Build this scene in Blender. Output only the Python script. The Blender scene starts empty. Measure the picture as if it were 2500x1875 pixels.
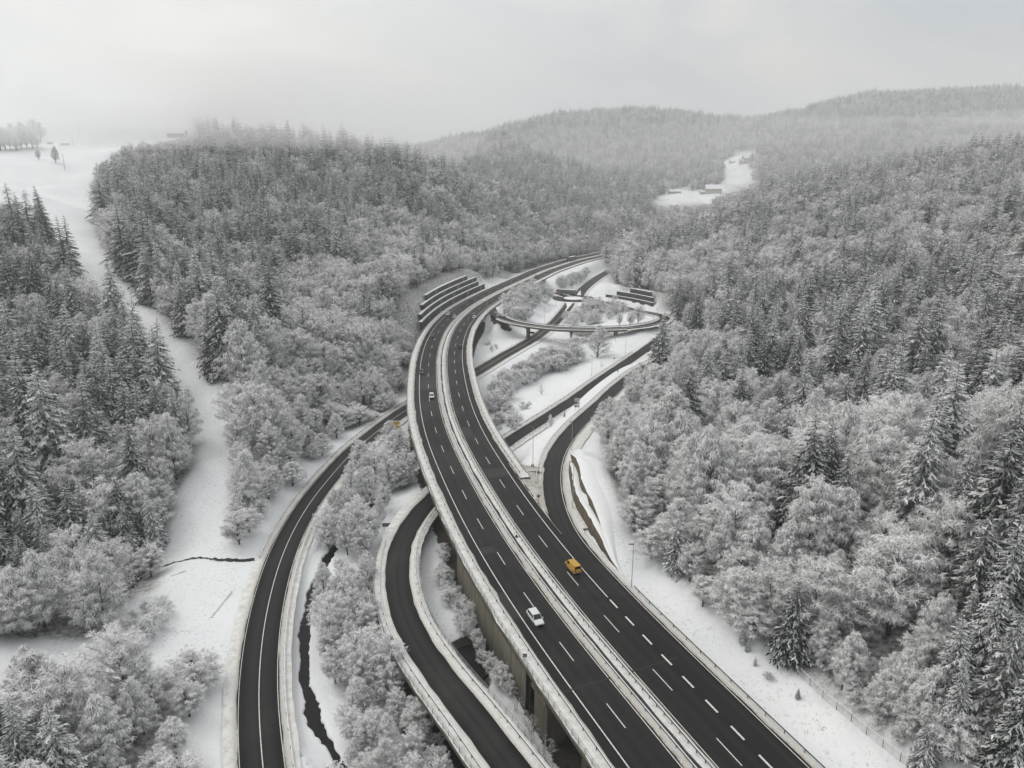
import bpy, math, random
import numpy as np
from mathutils import Vector, Matrix

S = bpy.context.scene
COL = S.collection
R = math.radians
rng = np.random.default_rng(11)
random.seed(11)

# ------------------------------------------------------------------ camera
CAMZ = 80.0
FPX, CX, CY, HY = 1734.0, 1250.0, 937.5, 425.0        # photo pixels (2500 x 1875)
PITCH = math.atan((CY - HY) / FPX)
cd = bpy.data.cameras.new('camera')
cd.sensor_fit = 'HORIZONTAL'; cd.sensor_width = 36.0; cd.lens = 36.0 * FPX / 2500.0
cd.clip_start = 1.0; cd.clip_end = 30000.0
cam = bpy.data.objects.new('camera', cd); COL.objects.link(cam)
cam.location = (0, 0, CAMZ); cam.rotation_euler = (math.pi / 2 - PITCH, 0, 0)
S.camera = cam

# ------------------------------------------------------------------ sky, sun, exposure
SUN_EL, SUN_AZ = R(46), R(-62)                          # veiled sun, up left ahead of the camera
w = bpy.data.worlds.new('World'); S.world = w; w.use_nodes = True
nt = w.node_tree; nt.nodes.clear()
N = nt.nodes.new; L = nt.links.new
out = N('ShaderNodeOutputWorld'); bg = N('ShaderNodeBackground'); bg.inputs['Strength'].default_value = 0.1
sky = N('ShaderNodeTexSky'); sky.sky_type = 'NISHITA'; sky.sun_disc = False
sky.sun_elevation = SUN_EL; sky.sun_rotation = SUN_AZ; sky.air_density = 1.2; sky.dust_density = 3.0
tc = N('ShaderNodeTexCoord'); mp = N('ShaderNodeMapping'); mp.inputs['Scale'].default_value = (1.0, 1.0, 2.6)
L(tc.outputs['Generated'], mp.inputs['Vector'])
n1 = N('ShaderNodeTexNoise'); n1.inputs['Scale'].default_value = 2.3; n1.inputs['Detail'].default_value = 6; n1.inputs['Roughness'].default_value = 0.5
n1.inputs['Distortion'].default_value = 0.6
L(mp.outputs[0], n1.inputs['Vector'])
cr = N('ShaderNodeValToRGB'); cr.color_ramp.elements[0].position = 0.38; cr.color_ramp.elements[1].position = 0.64
cr.color_ramp.elements[0].color = (5.5, 5.8, 6.1, 1); cr.color_ramp.elements[1].color = (7.5, 7.35, 6.9, 1)
L(n1.outputs['Fac'], cr.inputs['Fac'])
mx = N('ShaderNodeMix'); mx.data_type = 'RGBA'; mx.inputs['Factor'].default_value = 0.93
L(sky.outputs[0], mx.inputs[6]); L(cr.outputs[0], mx.inputs[7])
# overcast dome: brighter towards the zenith, as under any closed cloud cover
sx_ = N('ShaderNodeSeparateXYZ'); L(tc.outputs['Generated'], sx_.inputs[0])
mr_ = N('ShaderNodeMapRange'); mr_.inputs['From Min'].default_value = 0.0; mr_.inputs['From Max'].default_value = 1.0; mr_.inputs['To Min'].default_value = 1.08; mr_.inputs['To Max'].default_value = 1.55
L(sx_.outputs['Z'], mr_.inputs['Value'])
vm_ = N('ShaderNodeVectorMath'); vm_.operation = 'SCALE'; L(mx.outputs[2], vm_.inputs[0]); L(mr_.outputs[0], vm_.inputs['Scale'])
sv_ = (math.sin(SUN_AZ) * math.cos(SUN_EL), math.cos(SUN_AZ) * math.cos(SUN_EL), math.sin(SUN_EL))
dp_ = N('ShaderNodeVectorMath'); dp_.operation = 'DOT_PRODUCT'; L(tc.outputs['Generated'], dp_.inputs[0]); dp_.inputs[1].default_value = sv_
gl_ = N('ShaderNodeMapRange'); gl_.interpolation_type = 'SMOOTHSTEP'; gl_.inputs['From Min'].default_value = 0.1; gl_.inputs['From Max'].default_value = 1.0; gl_.inputs['To Min'].default_value = 0.0; gl_.inputs['To Max'].default_value = 3.0
L(dp_.outputs['Value'], gl_.inputs['Value'])
gc_ = N('ShaderNodeVectorMath'); gc_.operation = 'SCALE'; gc_.inputs[0].default_value = (1.0, 0.95, 0.84); L(gl_.outputs[0], gc_.inputs['Scale'])
ad_ = N('ShaderNodeVectorMath'); ad_.operation = 'ADD'; L(vm_.outputs[0], ad_.inputs[0]); L(gc_.outputs[0], ad_.inputs[1])
L(ad_.outputs[0], bg.inputs['Color']); L(bg.outputs[0], out.inputs[0])

sd_ = bpy.data.lights.new('sun', 'SUN'); sd_.energy = 1.0; sd_.angle = R(25); sd_.color = (1.0, 0.965, 0.91)
sun = bpy.data.objects.new('sun', sd_); COL.objects.link(sun)
sun.rotation_euler = Vector((-math.sin(SUN_AZ) * math.cos(SUN_EL), -math.cos(SUN_AZ) * math.cos(SUN_EL), -math.sin(SUN_EL))).to_track_quat('-Z', 'Y').to_euler()
sun.location = (-200, 100, 300)

S.view_settings.view_transform = 'Standard'; S.view_settings.look = 'None'
S.view_settings.exposure = -0.14; S.view_settings.gamma = 1.0
S.render.engine = 'CYCLES'
cy = S.cycles
cy.max_bounces = 9; cy.diffuse_bounces = 3; cy.glossy_bounces = 2; cy.transmission_bounces = 2; cy.volume_bounces = 8
cy.transparent_max_bounces = 6; cy.use_denoising = True; cy.denoiser = 'OPENIMAGEDENOISE'
cy.use_adaptive_sampling = True; cy.adaptive_threshold = 0.015
cy.caustics_reflective = False; cy.caustics_refractive = False

# ------------------------------------------------------------------ helpers
cP, sP = math.cos(PITCH), math.sin(PITCH)
def ray(px, py):
    dx = (px - CX) / FPX; dz = -(py - CY) / FPX
    return np.array([dx, cP + dz * sP, -sP + dz * cP])
def at_z(px, py, z):
    d = ray(px, py); t = (z - CAMZ) / d[2]
    return np.array([d[0] * t, d[1] * t, z])
def at_y(px, py, Y, drop=0.0):
    d = ray(px, py); t = Y / d[1]
    return np.array([d[0] * t, Y, CAMZ + d[2] * t - drop])
def to_px(x, y, z):
    x = np.asarray(x, float); y = np.asarray(y, float); z = np.asarray(z, float) - CAMZ
    depth = y * cP - z * sP; up = y * sP + z * cP
    depth = np.maximum(depth, 0.1)
    return CX + FPX * x / depth, CY - FPX * up / depth
def in_poly(px, py, poly):
    px = np.asarray(px, float); py = np.asarray(py, float)
    ins = np.zeros(px.shape, bool); n = len(poly)
    for i in range(n):
        x1, y1 = poly[i]; x2, y2 = poly[(i + 1) % n]
        c = ((y1 > py) != (y2 > py)) & (px < (x2 - x1) * (py - y1) / ((y2 - y1) if y2 != y1 else 1e-9) + x1)
        ins ^= c
    return ins
def smooth(t):
    t = np.clip(t, 0, 1); return t * t * (3 - 2 * t)

def mesh_np(name, V, faces=None, quads=None, tris=None):
    me = bpy.data.meshes.new(name)
    V = np.asarray(V, np.float32)
    loops = []; starts = []; tot = []; n = 0
    if quads is not None and len(quads):
        q = np.asarray(quads, np.int32); loops.append(q.ravel()); starts.append(np.arange(len(q)) * 4 + n); tot.append(np.full(len(q), 4)); n += q.size
    if tris is not None and len(tris):
        q = np.asarray(tris, np.int32); loops.append(q.ravel()); starts.append(np.arange(len(q)) * 3 + n); tot.append(np.full(len(q), 3)); n += q.size
    loops = np.concatenate(loops); starts = np.concatenate(starts); tot = np.concatenate(tot)
    me.vertices.add(len(V)); me.vertices.foreach_set('co', V.ravel())
    me.loops.add(len(loops)); me.loops.foreach_set('vertex_index', loops.astype(np.int32))
    me.polygons.add(len(starts)); me.polygons.foreach_set('loop_start', starts.astype(np.int32))
    me.update(calc_edges=True); me.validate()
    return me

class MB:
    """collects boxes, prisms and lofts for ONE mesh"""
    def __init__(s): s.v = []; s.f = []
    def add(s, v, f):
        o = len(s.v); s.v += [tuple(float(c) for c in p) for p in v]; s.f += [tuple(i + o for i in q) for q in f]; return s
    def box(s, x0, x1, y0, y1, z0, z1):
        return s.add([(x0, y0, z0), (x1, y0, z0), (x1, y1, z0), (x0, y1, z0), (x0, y0, z1), (x1, y0, z1), (x1, y1, z1), (x0, y1, z1)],
                     [(0, 3, 2, 1), (4, 5, 6, 7), (0, 1, 5, 4), (1, 2, 6, 5), (2, 3, 7, 6), (3, 0, 4, 7)])
    def tube(s, p, q, r0, r1=None, n=8):
        p = Vector(p); q = Vector(q); r1 = r0 if r1 is None else r1
        d = (q - p).normalized(); a = d.orthogonal().normalized(); b = d.cross(a)
        v = []
        for c, r in ((p, r0), (q, r1)):
            for k in range(n):
                t = 2 * math.pi * k / n; v.append(c + a * (r * math.cos(t)) + b * (r * math.sin(t)))
        f = [(k, (k + 1) % n, n + (k + 1) % n, n + k) for k in range(n)] + [tuple(range(n))[::-1], tuple(range(n, 2 * n))]
        return s.add(v, f)
    def rings(s, rings, cap=True):
        n = len(rings[0]); v = [p for r in rings for p in r]; f = []
        for i in range(len(rings) - 1):
            for k in range(n):
                f.append((i * n + k, i * n + (k + 1) % n, (i + 1) * n + (k + 1) % n, (i + 1) * n + k))
        if cap: f += [tuple(range(n))[::-1], tuple(range((len(rings) - 1) * n, len(rings) * n))]
        return s.add(v, f)
    def mesh(s, name):
        me = bpy.data.meshes.new(name); me.from_pydata(s.v, [], s.f); me.update(); return me
    def build(s, name, m, parent=None, loc=None, smooth_=False):
        o = bpy.data.objects.new(name, s.mesh(name)); COL.objects.link(o)
        o.data.materials.append(m)
        if smooth_: o.data.polygons.foreach_set('use_smooth', [True] * len(o.data.polygons))
        if parent: o.parent = parent
        if loc is not None: o.location = loc
        return o
def tag(o, label=None, cat=None, group=None, kind=None):
    if label: o['label'] = label
    if cat: o['category'] = cat
    if group: o['group'] = group
    if kind: o['kind'] = kind
    return o
def empty(name, loc=(0, 0, 0), rz=0.0, scale=1.0):
    o = bpy.data.objects.new(name, None); COL.objects.link(o); o.location = loc; o.rotation_euler = (0, 0, rz)
    o.scale = (scale,) * 3; o.empty_display_size = 0.5
    return o
def obj(name, me, m=None, parent=None, loc=None):
    o = bpy.data.objects.new(name, me); COL.objects.link(o)
    if m is not None and not me.materials: me.materials.append(m)
    if parent: o.parent = parent
    if loc is not None: o.location = loc
    return o

# ------------------------------------------------------------------ materials
def new_mat(name):
    m = bpy.data.materials.new(name); m.use_nodes = True
    t = m.node_tree; b = t.nodes['Principled BSDF']; return m, t, b
def noise(t, scale, detail=4, rough=0.55, vec=None, dist=0.0):
    n = t.nodes.new('ShaderNodeTexNoise'); n.inputs['Scale'].default_value = scale; n.inputs['Detail'].default_value = detail
    n.inputs['Roughness'].default_value = rough; n.inputs['Distortion'].default_value = dist
    if vec is not None: t.links.new(vec, n.inputs['Vector'])
    return n.outputs['Fac']
def objco(t):
    n = t.nodes.new('ShaderNodeTexCoord'); return n.outputs['Object']
def geopos(t):
    n = t.nodes.new('ShaderNodeNewGeometry'); return n.outputs['Position']
def ramp(t, fac, p0, c0, p1, c1):
    n = t.nodes.new('ShaderNodeValToRGB'); e = n.color_ramp.elements
    e[0].position = p0; e[0].color = (*c0, 1) if len(c0) == 3 else c0; e[1].position = p1; e[1].color = (*c1, 1) if len(c1) == 3 else c1
    t.links.new(fac, n.inputs['Fac']); return n.outputs['Color']
def mixc(t, fac, a, b):
    n = t.nodes.new('ShaderNodeMix'); n.data_type = 'RGBA'
    for i, v in ((0, fac), (6, a), (7, b)):
        if isinstance(v, (int, float)): n.inputs[i].default_value = v
        elif isinstance(v, tuple): n.inputs[i].default_value = (*v, 1)
        else: t.links.new(v, n.inputs[i])
    return n.outputs[2]
def math_(t, op, a, b=None):
    n = t.nodes.new('ShaderNodeMath'); n.operation = op
    for i, v in ((0, a), (1, b)):
        if v is None: continue
        if isinstance(v, (int, float)): n.inputs[i].default_value = v
        else: t.links.new(v, n.inputs[i])
    return n.outputs[0]
def attr(t, name):
    n = t.nodes.new('ShaderNodeAttribute'); n.attribute_name = name; return n.outputs['Fac']
def bump(t, b, h, strength, dist):
    n = t.nodes.new('ShaderNodeBump'); n.inputs['Strength'].default_value = strength; n.inputs['Distance'].default_value = dist
    t.links.new(h, n.inputs['Height']); t.links.new(n.outputs[0], b.inputs['Normal'])
def mat_simple(name, c, rough=0.6, metal=0.0, var=0.12, scale=3.0, spec=0.5):
    m, t, b = new_mat(name)
    n = noise(t, scale, 5, 0.6, objco(t))
    c0 = tuple(v * (1 - var) for v in c); c1 = tuple(min(1, v * (1 + var)) for v in c)
    t.links.new(ramp(t, n, 0.3, c0, 0.7, c1), b.inputs['Base Color'])
    b.inputs['Roughness'].default_value = rough; b.inputs['Metallic'].default_value = metal
    b.inputs['Specular IOR Level'].default_value = spec
    return m
M = {}
def mk_snow():
    m, t, b = new_mat('snow_ground'); p = geopos(t)
    big = noise(t, 0.035, 5, 0.55, p); fine = noise(t, 1.3, 6, 0.68, p); fine2 = noise(t, 4.5, 4, 0.7, p)
    c = ramp(t, big, 0.3, (0.74, 0.765, 0.79), 0.7, (0.83, 0.84, 0.85))
    # stalks and tufts pushing through the snow
    s = math_(t, 'MULTIPLY', fine, fine2)
    spec = ramp(t, s, 0.285, (0, 0, 0), 0.40, (1, 1, 1))
    tuf = math_(t, 'MULTIPLY', math_(t, 'MULTIPLY', spec, attr(t, 'tuft')), ramp(t, noise(t, 0.11, 4, 0.6, p), 0.36, (0.15,) * 3, 0.56, (1,) * 3))
    c = mixc(t, tuf, c, (0.23, 0.20, 0.16))
    # floor of the wood: litter, brambles and brushwood half covered
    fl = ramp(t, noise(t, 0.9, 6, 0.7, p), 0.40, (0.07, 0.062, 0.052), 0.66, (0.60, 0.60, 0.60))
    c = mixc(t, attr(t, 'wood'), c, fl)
    bare = ramp(t, math_(t, 'ADD', attr(t, 'bare'), math_(t, 'MULTIPLY', math_(t, 'SUBTRACT', noise(t, 0.8, 6, 0.7, p), 0.5), 0.9)), 0.42, (0, 0, 0), 0.58, (1, 1, 1))
    c = mixc(t, bare, c, ramp(t, fine, 0.3, (0.018, 0.016, 0.013), 0.75, (0.06, 0.052, 0.042)))
    t.links.new(c, b.inputs['Base Color']); b.inputs['Roughness'].default_value = 0.75; b.inputs['Specular IOR Level'].default_value = 0.25
    bump(t, b, math_(t, 'ADD', fine, math_(t, 'MULTIPLY', big, 3.0)), 0.45, 0.35)
    return m
M['snow'] = mk_snow()
def mk_asphalt():
    m, t, b = new_mat('wet_asphalt'); p = geopos(t)
    big = noise(t, 0.06, 4, 0.6, p); fine = noise(t, 2.2, 6, 0.7, p)
    c = ramp(t, big, 0.3, (0.006, 0.006, 0.0065), 0.72, (0.013, 0.013, 0.0135))
    # wheel tracks run along the road: attribute u is the distance from the kerb side
    u = attr(t, 'track'); c = mixc(t, math_(t, 'MULTIPLY', u, 0.75), c, (0.036, 0.0355, 0.0345))
    c = mixc(t, math_(t, 'MULTIPLY', ramp(t, fine, 0.45, (0, 0, 0), 0.75, (1, 1, 1)), 0.3), c, (0.026, 0.025, 0.024))
    c = mixc(t, math_(t, 'MULTIPLY', ramp(t, noise(t, 0.022, 5, 0.62, p, 0.8), 0.5, (0, 0, 0), 0.68, (1, 1, 1)), 0.55), c, (0.05, 0.049, 0.047))
    t.links.new(c, b.inputs['Base Color'])
    t.links.new(ramp(t, big, 0.3, (0.42,) * 3, 0.7, (0.62,) * 3), b.inputs['Roughness'])
    b.inputs['Specular IOR Level'].default_value = 0.07
    bump(t, b, fine, 0.15, 0.02)
    return m
M['asphalt'] = mk_asphalt()
def mk_slush():
    m, t, b = new_mat('ploughed_snow'); p = geopos(t)
    f = noise(t, 0.7, 6, 0.7, p); f2 = noise(t, 5.0, 5, 0.7, p)
    c = ramp(t, f, 0.28, (0.52, 0.50, 0.46), 0.58, (0.78, 0.78, 0.77))
    d = math_(t, 'MULTIPLY', attr(t, 'dirt'), ramp(t, math_(t, 'ADD', math_(t, 'MULTIPLY', f, 0.6), math_(t, 'MULTIPLY', f2, 0.5)), 0.42, (0.15,) * 3, 0.62, (1,) * 3))
    c = mixc(t, d, c, (0.22, 0.19, 0.15))
    t.links.new(c, b.inputs['Base Color']); b.inputs['Roughness'].default_value = 0.8; b.inputs['Specular IOR Level'].default_value = 0.25
    bump(t, b, math_(t, 'ADD', f, f2), 0.6, 0.12)
    return m
M['slush'] = mk_slush()
M['paint'] = mat_simple('road_paint', (0.62, 0.62, 0.60), 0.6, var=0.25, scale=2.0)
def mk_conc(name, base, stain):
    m, t, b = new_mat(name); p = geopos(t)
    mpn = t.nodes.new('ShaderNodeMapping'); mpn.inputs['Scale'].default_value = (0.9, 0.9, 0.12); t.links.new(p, mpn.inputs['Vector'])
    s = noise(t, 1.0, 6, 0.65, mpn.outputs[0]); f = noise(t, 2.5, 6, 0.7, p)
    c = ramp(t, s, 0.3, stain, 0.65, base)
    c = mixc(t, math_(t, 'MULTIPLY', f, 0.35), c, tuple(v * 0.6 for v in base))
    t.links.new(c, b.inputs['Base Color']); b.inputs['Roughness'].default_value = 0.85
    bump(t, b, f, 0.25, 0.04); return m
M['concrete'] = mk_conc('weathered_concrete', (0.165, 0.15, 0.118), (0.07, 0.06, 0.043))
M['darkwall'] = mk_conc('dark_wet_masonry', (0.045, 0.045, 0.048), (0.016, 0.016, 0.017))
M['earth'] = mk_conc('brown_grass_bank', (0.15, 0.115, 0.075), (0.045, 0.036, 0.026))
M['steel'] = mat_simple('galvanised_steel', (0.30, 0.31, 0.32), 0.5, 0.5, 0.2, 4)
M['darksteel'] = mat_simple('weathered_dark_steel', (0.075, 0.075, 0.075), 0.6, 0.2, 0.25, 4)
M['white'] = mat_simple('settled_snow', (0.80, 0.81, 0.82), 0.8, 0, 0.06, 2, 0.2)
M['mud'] = mat_simple('wet_mud', (0.016, 0.014, 0.012), 0.5, 0, 0.5, 2.0, 0.3)
def mk_water():
    m, t, b = new_mat('dark_stream_water'); p = geopos(t)
    b.inputs['Base Color'].default_value = (0.008, 0.009, 0.008, 1); b.inputs['Roughness'].default_value = 0.12; b.inputs['IOR'].default_value = 1.33
    b.inputs['Specular IOR Level'].default_value = 0.2
    bump(t, b, noise(t, 1.6, 5, 0.6, p), 0.5, 0.12); return m
M['water'] = mk_water()

# ------------------------------------------------------------------ paths
def smooth_path(P, step=3.0, sig=8.0, ext0=0.0, ext1=0.0):
    """resample a rough polyline, smooth it and return points with arc length"""
    P = np.array(P, float)
    if ext0: P = np.vstack([P[0] + (P[0] - P[1]) / np.linalg.norm((P[0] - P[1])[:2]) * ext0, P])
    if ext1: P = np.vstack([P, P[-1] + (P[-1] - P[-2]) / np.linalg.norm((P[-1] - P[-2])[:2]) * ext1])
    s = np.r_[0, np.cumsum(np.hypot(*np.diff(P[:, :2], axis=0).T))]
    n = max(4, int(s[-1] / 1.0)); u = np.linspace(0, s[-1], n)
    Q = np.stack([np.interp(u, s, P[:, k]) for k in range(3)], 1)
    k = int(3 * sig); g = np.exp(-0.5 * (np.arange(-k, k + 1) / sig) ** 2); g /= g.sum()
    def pad(a):
        a0 = 2 * a[0] - a[1:k + 1][::-1] if len(a) > k else np.repeat(a[:1], k, 0)
        a1 = 2 * a[-1] - a[-k - 1:-1][::-1] if len(a) > k else np.repeat(a[-1:], k, 0)
        return np.r_[a0, a, a1]
    Q = np.stack([np.convolve(pad(Q[:, j]), g, 'valid') for j in range(3)], 1)
    s = np.r_[0, np.cumsum(np.hypot(*np.diff(Q[:, :2], axis=0).T))]
    n = max(4, int(round(s[-1] / step))); u = np.linspace(0, s[-1], n + 1)
    return np.stack([np.interp(u, s, Q[:, j]) for j in range(3)], 1)
def normals(P):
    t = np.gradient(P[:, :2], axis=0); t /= np.linalg.norm(t, axis=1)[:, None] + 1e-9
    return np.stack([t[:, 1], -t[:, 0]], 1)               # to the right of travel
def arc(P): return np.r_[0, np.cumsum(np.hypot(*np.diff(P[:, :2], axis=0).T))]
def offset(P, o, dz=0.0):
    n = normals(P); Q = P.copy(); o = np.broadcast_to(o, (len(P),)); Q[:, :2] += n * o[:, None]; Q[:, 2] += dz; return Q
def dist_path(x, y, P):
    """signed distance (right positive), z of the nearest point, arc position"""
    x = np.asarray(x, float); y = np.asarray(y, float)
    best = np.full(x.shape, 1e9); sgn = np.ones(x.shape); zz = np.zeros(x.shape); ss = np.zeros(x.shape); s = arc(P)
    for i in range(len(P) - 1):
        ax, ay = P[i, :2]; dx, dy = P[i + 1, :2] - P[i, :2]; l2 = dx * dx + dy * dy + 1e-9
        t = np.clip(((x - ax) * dx + (y - ay) * dy) / l2, 0, 1)
        qx = x - ax - t * dx; qy = y - ay - t * dy; d = qx * qx + qy * qy
        m = d < best
        best = np.where(m, d, best); sgn = np.where(m, np.sign(dy * qx - dx * qy), sgn)
        zz = np.where(m, P[i, 2] + t * (P[i + 1, 2] - P[i, 2]), zz); ss = np.where(m, s[i] + t * (s[i + 1] - s[i]), ss)
    return np.sqrt(best) * np.where(sgn == 0, 1, sgn), zz, ss
def loft(name, P, prof, m, parent=None, attrs=None, sl=None, jit=0.0, close=False):
    """sweep a profile [(offset, dz), ...] along P; offset may be an array along P"""
    if sl is not None: P = P[sl]
    n = normals(P); V = []; k = len(prof)
    for (o, dz) in prof:
        o = np.broadcast_to(np.asarray(o, float), (len(P),)); dz = np.broadcast_to(np.asarray(dz, float), (len(P),))
        if jit: o = o + rng.normal(0, jit, len(P)); 
        q = P.copy(); q[:, :2] += n * o[:, None]; q[:, 2] += dz; V.append(q)
    V = np.stack(V, 1).reshape(-1, 3); f = []
    kk = k if close else k - 1
    for i in range(len(P) - 1):
        for j in range(kk):
            j2 = (j + 1) % k
            f.append((i * k + j, i * k + j2, (i + 1) * k + j2, (i + 1) * k + j))
    me = mesh_np(name, V, quads=f)
    if attrs:
        for an, vals in attrs.items():
            a = me.attributes.new(an, 'FLOAT', 'POINT'); a.data.foreach_set('value', np.tile(np.asarray(vals, np.float32), len(P)))
    if close:
        pass
    return obj(name, me, m, parent)

# motorway: median line measured in the photograph, deck level z = 0
MEDPX = [(1473, 621), (1400, 637), (1320, 664), (1308, 671), (1261, 692), (1213, 715), (1190, 727), (1149, 751), (1122, 774), (1103, 796), (1089.5, 823), (1081, 850), (1077, 885), (1080.7, 948), (1089, 1000), (1113.6, 1073), (1155, 1149), (1188, 1209), (1238.6, 1291), (1289, 1364), (1348, 1443), (1390, 1500), (1484, 1610), (1573, 1714), (1710, 1875)]
MW = smooth_path([at_z(*p, 0) for p in MEDPX], 3.0, 14, ext0=260, ext1=60)[::-1]      # runs from the camera to the distance
MW[:, 2] = 0
# direction: near -> far, so right of travel is +x
def pxz(L): return [at_z(x, y, z) for x, y, z in L]
LR = smooth_path(pxz([(640, 1875, -9), (630, 1780, -9), (626, 1700, -9), (633, 1606, -9), (641, 1527, -9), (653, 1473, -9), (671.5, 1400, -9), (684, 1361, -9), (713, 1295, -9), (763, 1213, -9), (803, 1168, -9), (846, 1115, -9), (890, 1077, -9), (985, 1002, -9),
     (1160, 911.5, -8.6), (1195, 889, -8.4), (1237, 864, -8.2), (1300, 829.5, -8), (1354, 789, -8), (1384, 753, -8), (1392, 740, -8)]), 3.0, 9, ext0=45)
SR = smooth_path(pxz([(1246, 1875, -2), (1150, 1743, -3), (1086, 1669, -3.6), (1029, 1590, -4.2), (993, 1526, -4.8), (972, 1463, -5.3), (967.5, 1400, -5.9), (970.6, 1353, -6.3), (981.7, 1314, -6.8), (1007, 1271, -7.3), (1048, 1219, -7.6),
     (1248.5, 1072.5, -7.6), (1316, 1031, -7.4), (1376, 992, -7.2), (1403, 975, -7), (1466, 928, -6.6), (1517, 894, -6.2), (1580, 850, -5.5), (1640, 805, -4.6)]), 3.0, 7, ext0=40)
RR = smooth_path([at_z(*p) for p in [(1640, 868, -5.5), (1560, 905, -5), (1510, 944, -4.6), (1457, 997, -4), (1418, 1030, -3.5), (1400, 1050, -3.1), (1372, 1084, -2.5), (1354, 1120, -1.8), (1347, 1158, -1.2), (1348, 1204, -0.6), (1358, 1243, -0.25), (1370, 1280, -0.06), (1395, 1322, -0.02)]], 3.0, 4)[::-1]
sMW = arc(MW)
i0 = np.argmin(np.abs(MW[:, 1] - 140)); 
acc = offset(MW[:i0 + 1:4], 11.7, -0.012)
RR = smooth_path(np.vstack([acc, RR]), 3.0, 5)
LOOPPX = [(1196, 744, 0), (1200, 757, -0.02), (1210, 768, -0.1), (1232, 781, -0.3), (1262, 789.5, -0.5), (1300, 795, -0.7), (1350, 801, -1), (1420, 803.5, -1.2), (1485, 803.5, -1.5), (1540, 800.5, -1.8), (1580, 795, -2), (1608, 788, -2.3), (1626, 780, -2.6), (1622, 772, -3), (1600, 766, -3.3), (1580, 763, -3.6), (1550, 757, -4), (1520, 749, -4.6), (1490, 741, -5.5), (1460, 734, -7), (1430, 729.5, -8)]
LP = smooth_path([at_z(*p) for p in LOOPPX], 2.5, 5)
RBC = at_z(1400, 728, -8.0)

# ------------------------------------------------------------------ terrain
CP = []
def cz(px, py, z): CP.append(at_z(px, py, z))
def cy_(px, py, Y, drop=0.0): CP.append(at_y(px, py, Y, drop))
# right hillside (canopy seen in the photo, minus tree height)
for px, py, Y, d in [(2450, 1700, 62, 15), (2450, 1300, 95, 15), (2450, 1000, 140, 16), (2450, 800, 220, 21), (2450, 600, 340, 21), (2450, 450, 500, 26), (2450, 385, 640, 31),
                     (2000, 1300, 112, 15), (2000, 1000, 175, 20), (2000, 800, 270, 21), (2000, 600, 430, 26), (2000, 500, 560, 31), (2050, 425, 690, 31),
                     (2250, 1150, 118, 15), (2250, 700, 330, 21), (2250, 400, 665, 31),
                     (1700, 1000, 200, 18), (1720, 800, 300, 19), (1700, 640, 440, 25), (1700, 560, 560, 30), (1720, 505, 680, 30), (1850, 460, 690, 30),
                     (1560, 700, 450, 23), (1560, 610, 620, 30), (1560, 550, 740, 30)]: cy_(px, py, Y, d)
CP += [np.array(p) for p in [(110., 60., 32.), (260., 160., 50.), (420., 300., 75.), (560., 480., 92.), (560., 700., 98.), (330., 760., 56.), (200., 800., 35.), (110., 830., 18.), (420., 900., 70.), (700., 900., 105.)]]
# clearing strip and snowfield, upper left
for px, py, z in [(560, 1400, -8.8), (550, 1270, -6.8), (540, 1150, -4), (520, 970, 4.5), (430, 825, 16), (320, 685, 31), (545, 1050, 0), (490, 900, 9), (370, 750, 23), (280, 620, 40), (240, 560, 49), (120, 500, 60), (30, 450, 74)]: cz(px, py, z)
for px, py, Y in [(200, 400, 720), (60, 400, 700), (250, 340, 860), (60, 350, 830), (430, 322, 930)]: cy_(px, py, Y)
for px, py, Y, d in [(60, 300, 980, 4), (180, 292, 1150, 0), (250, 306, 1020, 0), (60, 285, 1150, 0)]: cy_(px, py, Y, d)
# left wooded island
for px, py, Y, d in [(350, 1000, 215, 20), (200, 900, 250, 21), (100, 700, 320, 21), (60, 1000, 195, 19), (150, 1200, 165, 19), (20, 1300, 140, 17), (350, 1250, 165, 17)]: cy_(px, py, Y, d)
for px, py, z in [(120, 1570, -7.5), (300, 1560, -8.2), (450, 1500, -9), (580, 1480, -9), (20, 1570, -6.5), (250, 1750, -8.5), (20, 1850, -7.5), (480, 1800, -9)]: cz(px, py, z)
# middle hill
for px, py, Y, d in [(700, 900, 240, 17), (850, 950, 255, 15), (600, 850, 262, 11), (700, 700, 345, 23), (500, 700, 350, 20), (380, 560, 410, 20), (700, 500, 480, 30), (450, 450, 480, 25), (300, 450, 480, 24), (700, 400, 590, 35), (500, 350, 600, 35), (300, 370, 640, 34),
                     (560, 305, 720, 35), (800, 325, 680, 34), (1000, 700, 395, 21), (900, 650, 400, 22), (1000, 550, 520, 29), (1000, 450, 600, 34), (1000, 362, 670, 34), (1100, 400, 700, 34),
                     (1200, 600, 560, 28), (1200, 500, 690, 34), (1260, 440, 800, 34), (1400, 560, 740, 32), (1400, 490, 900, 34), (1500, 480, 1000, 34), (1330, 570, 700, 30)]: cy_(px, py, Y, d)
CP += [np.array(p) for p in [(-330., 800., 104.), (-120., 850., 78.), (50., 1000., 48.), (-600., 700., 105.), (-520., 420., 78.), (-420., 250., 60.), (-330., 120., 45.), (-200., 100., 14.), (-900., 1000., 150.)]]
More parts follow.
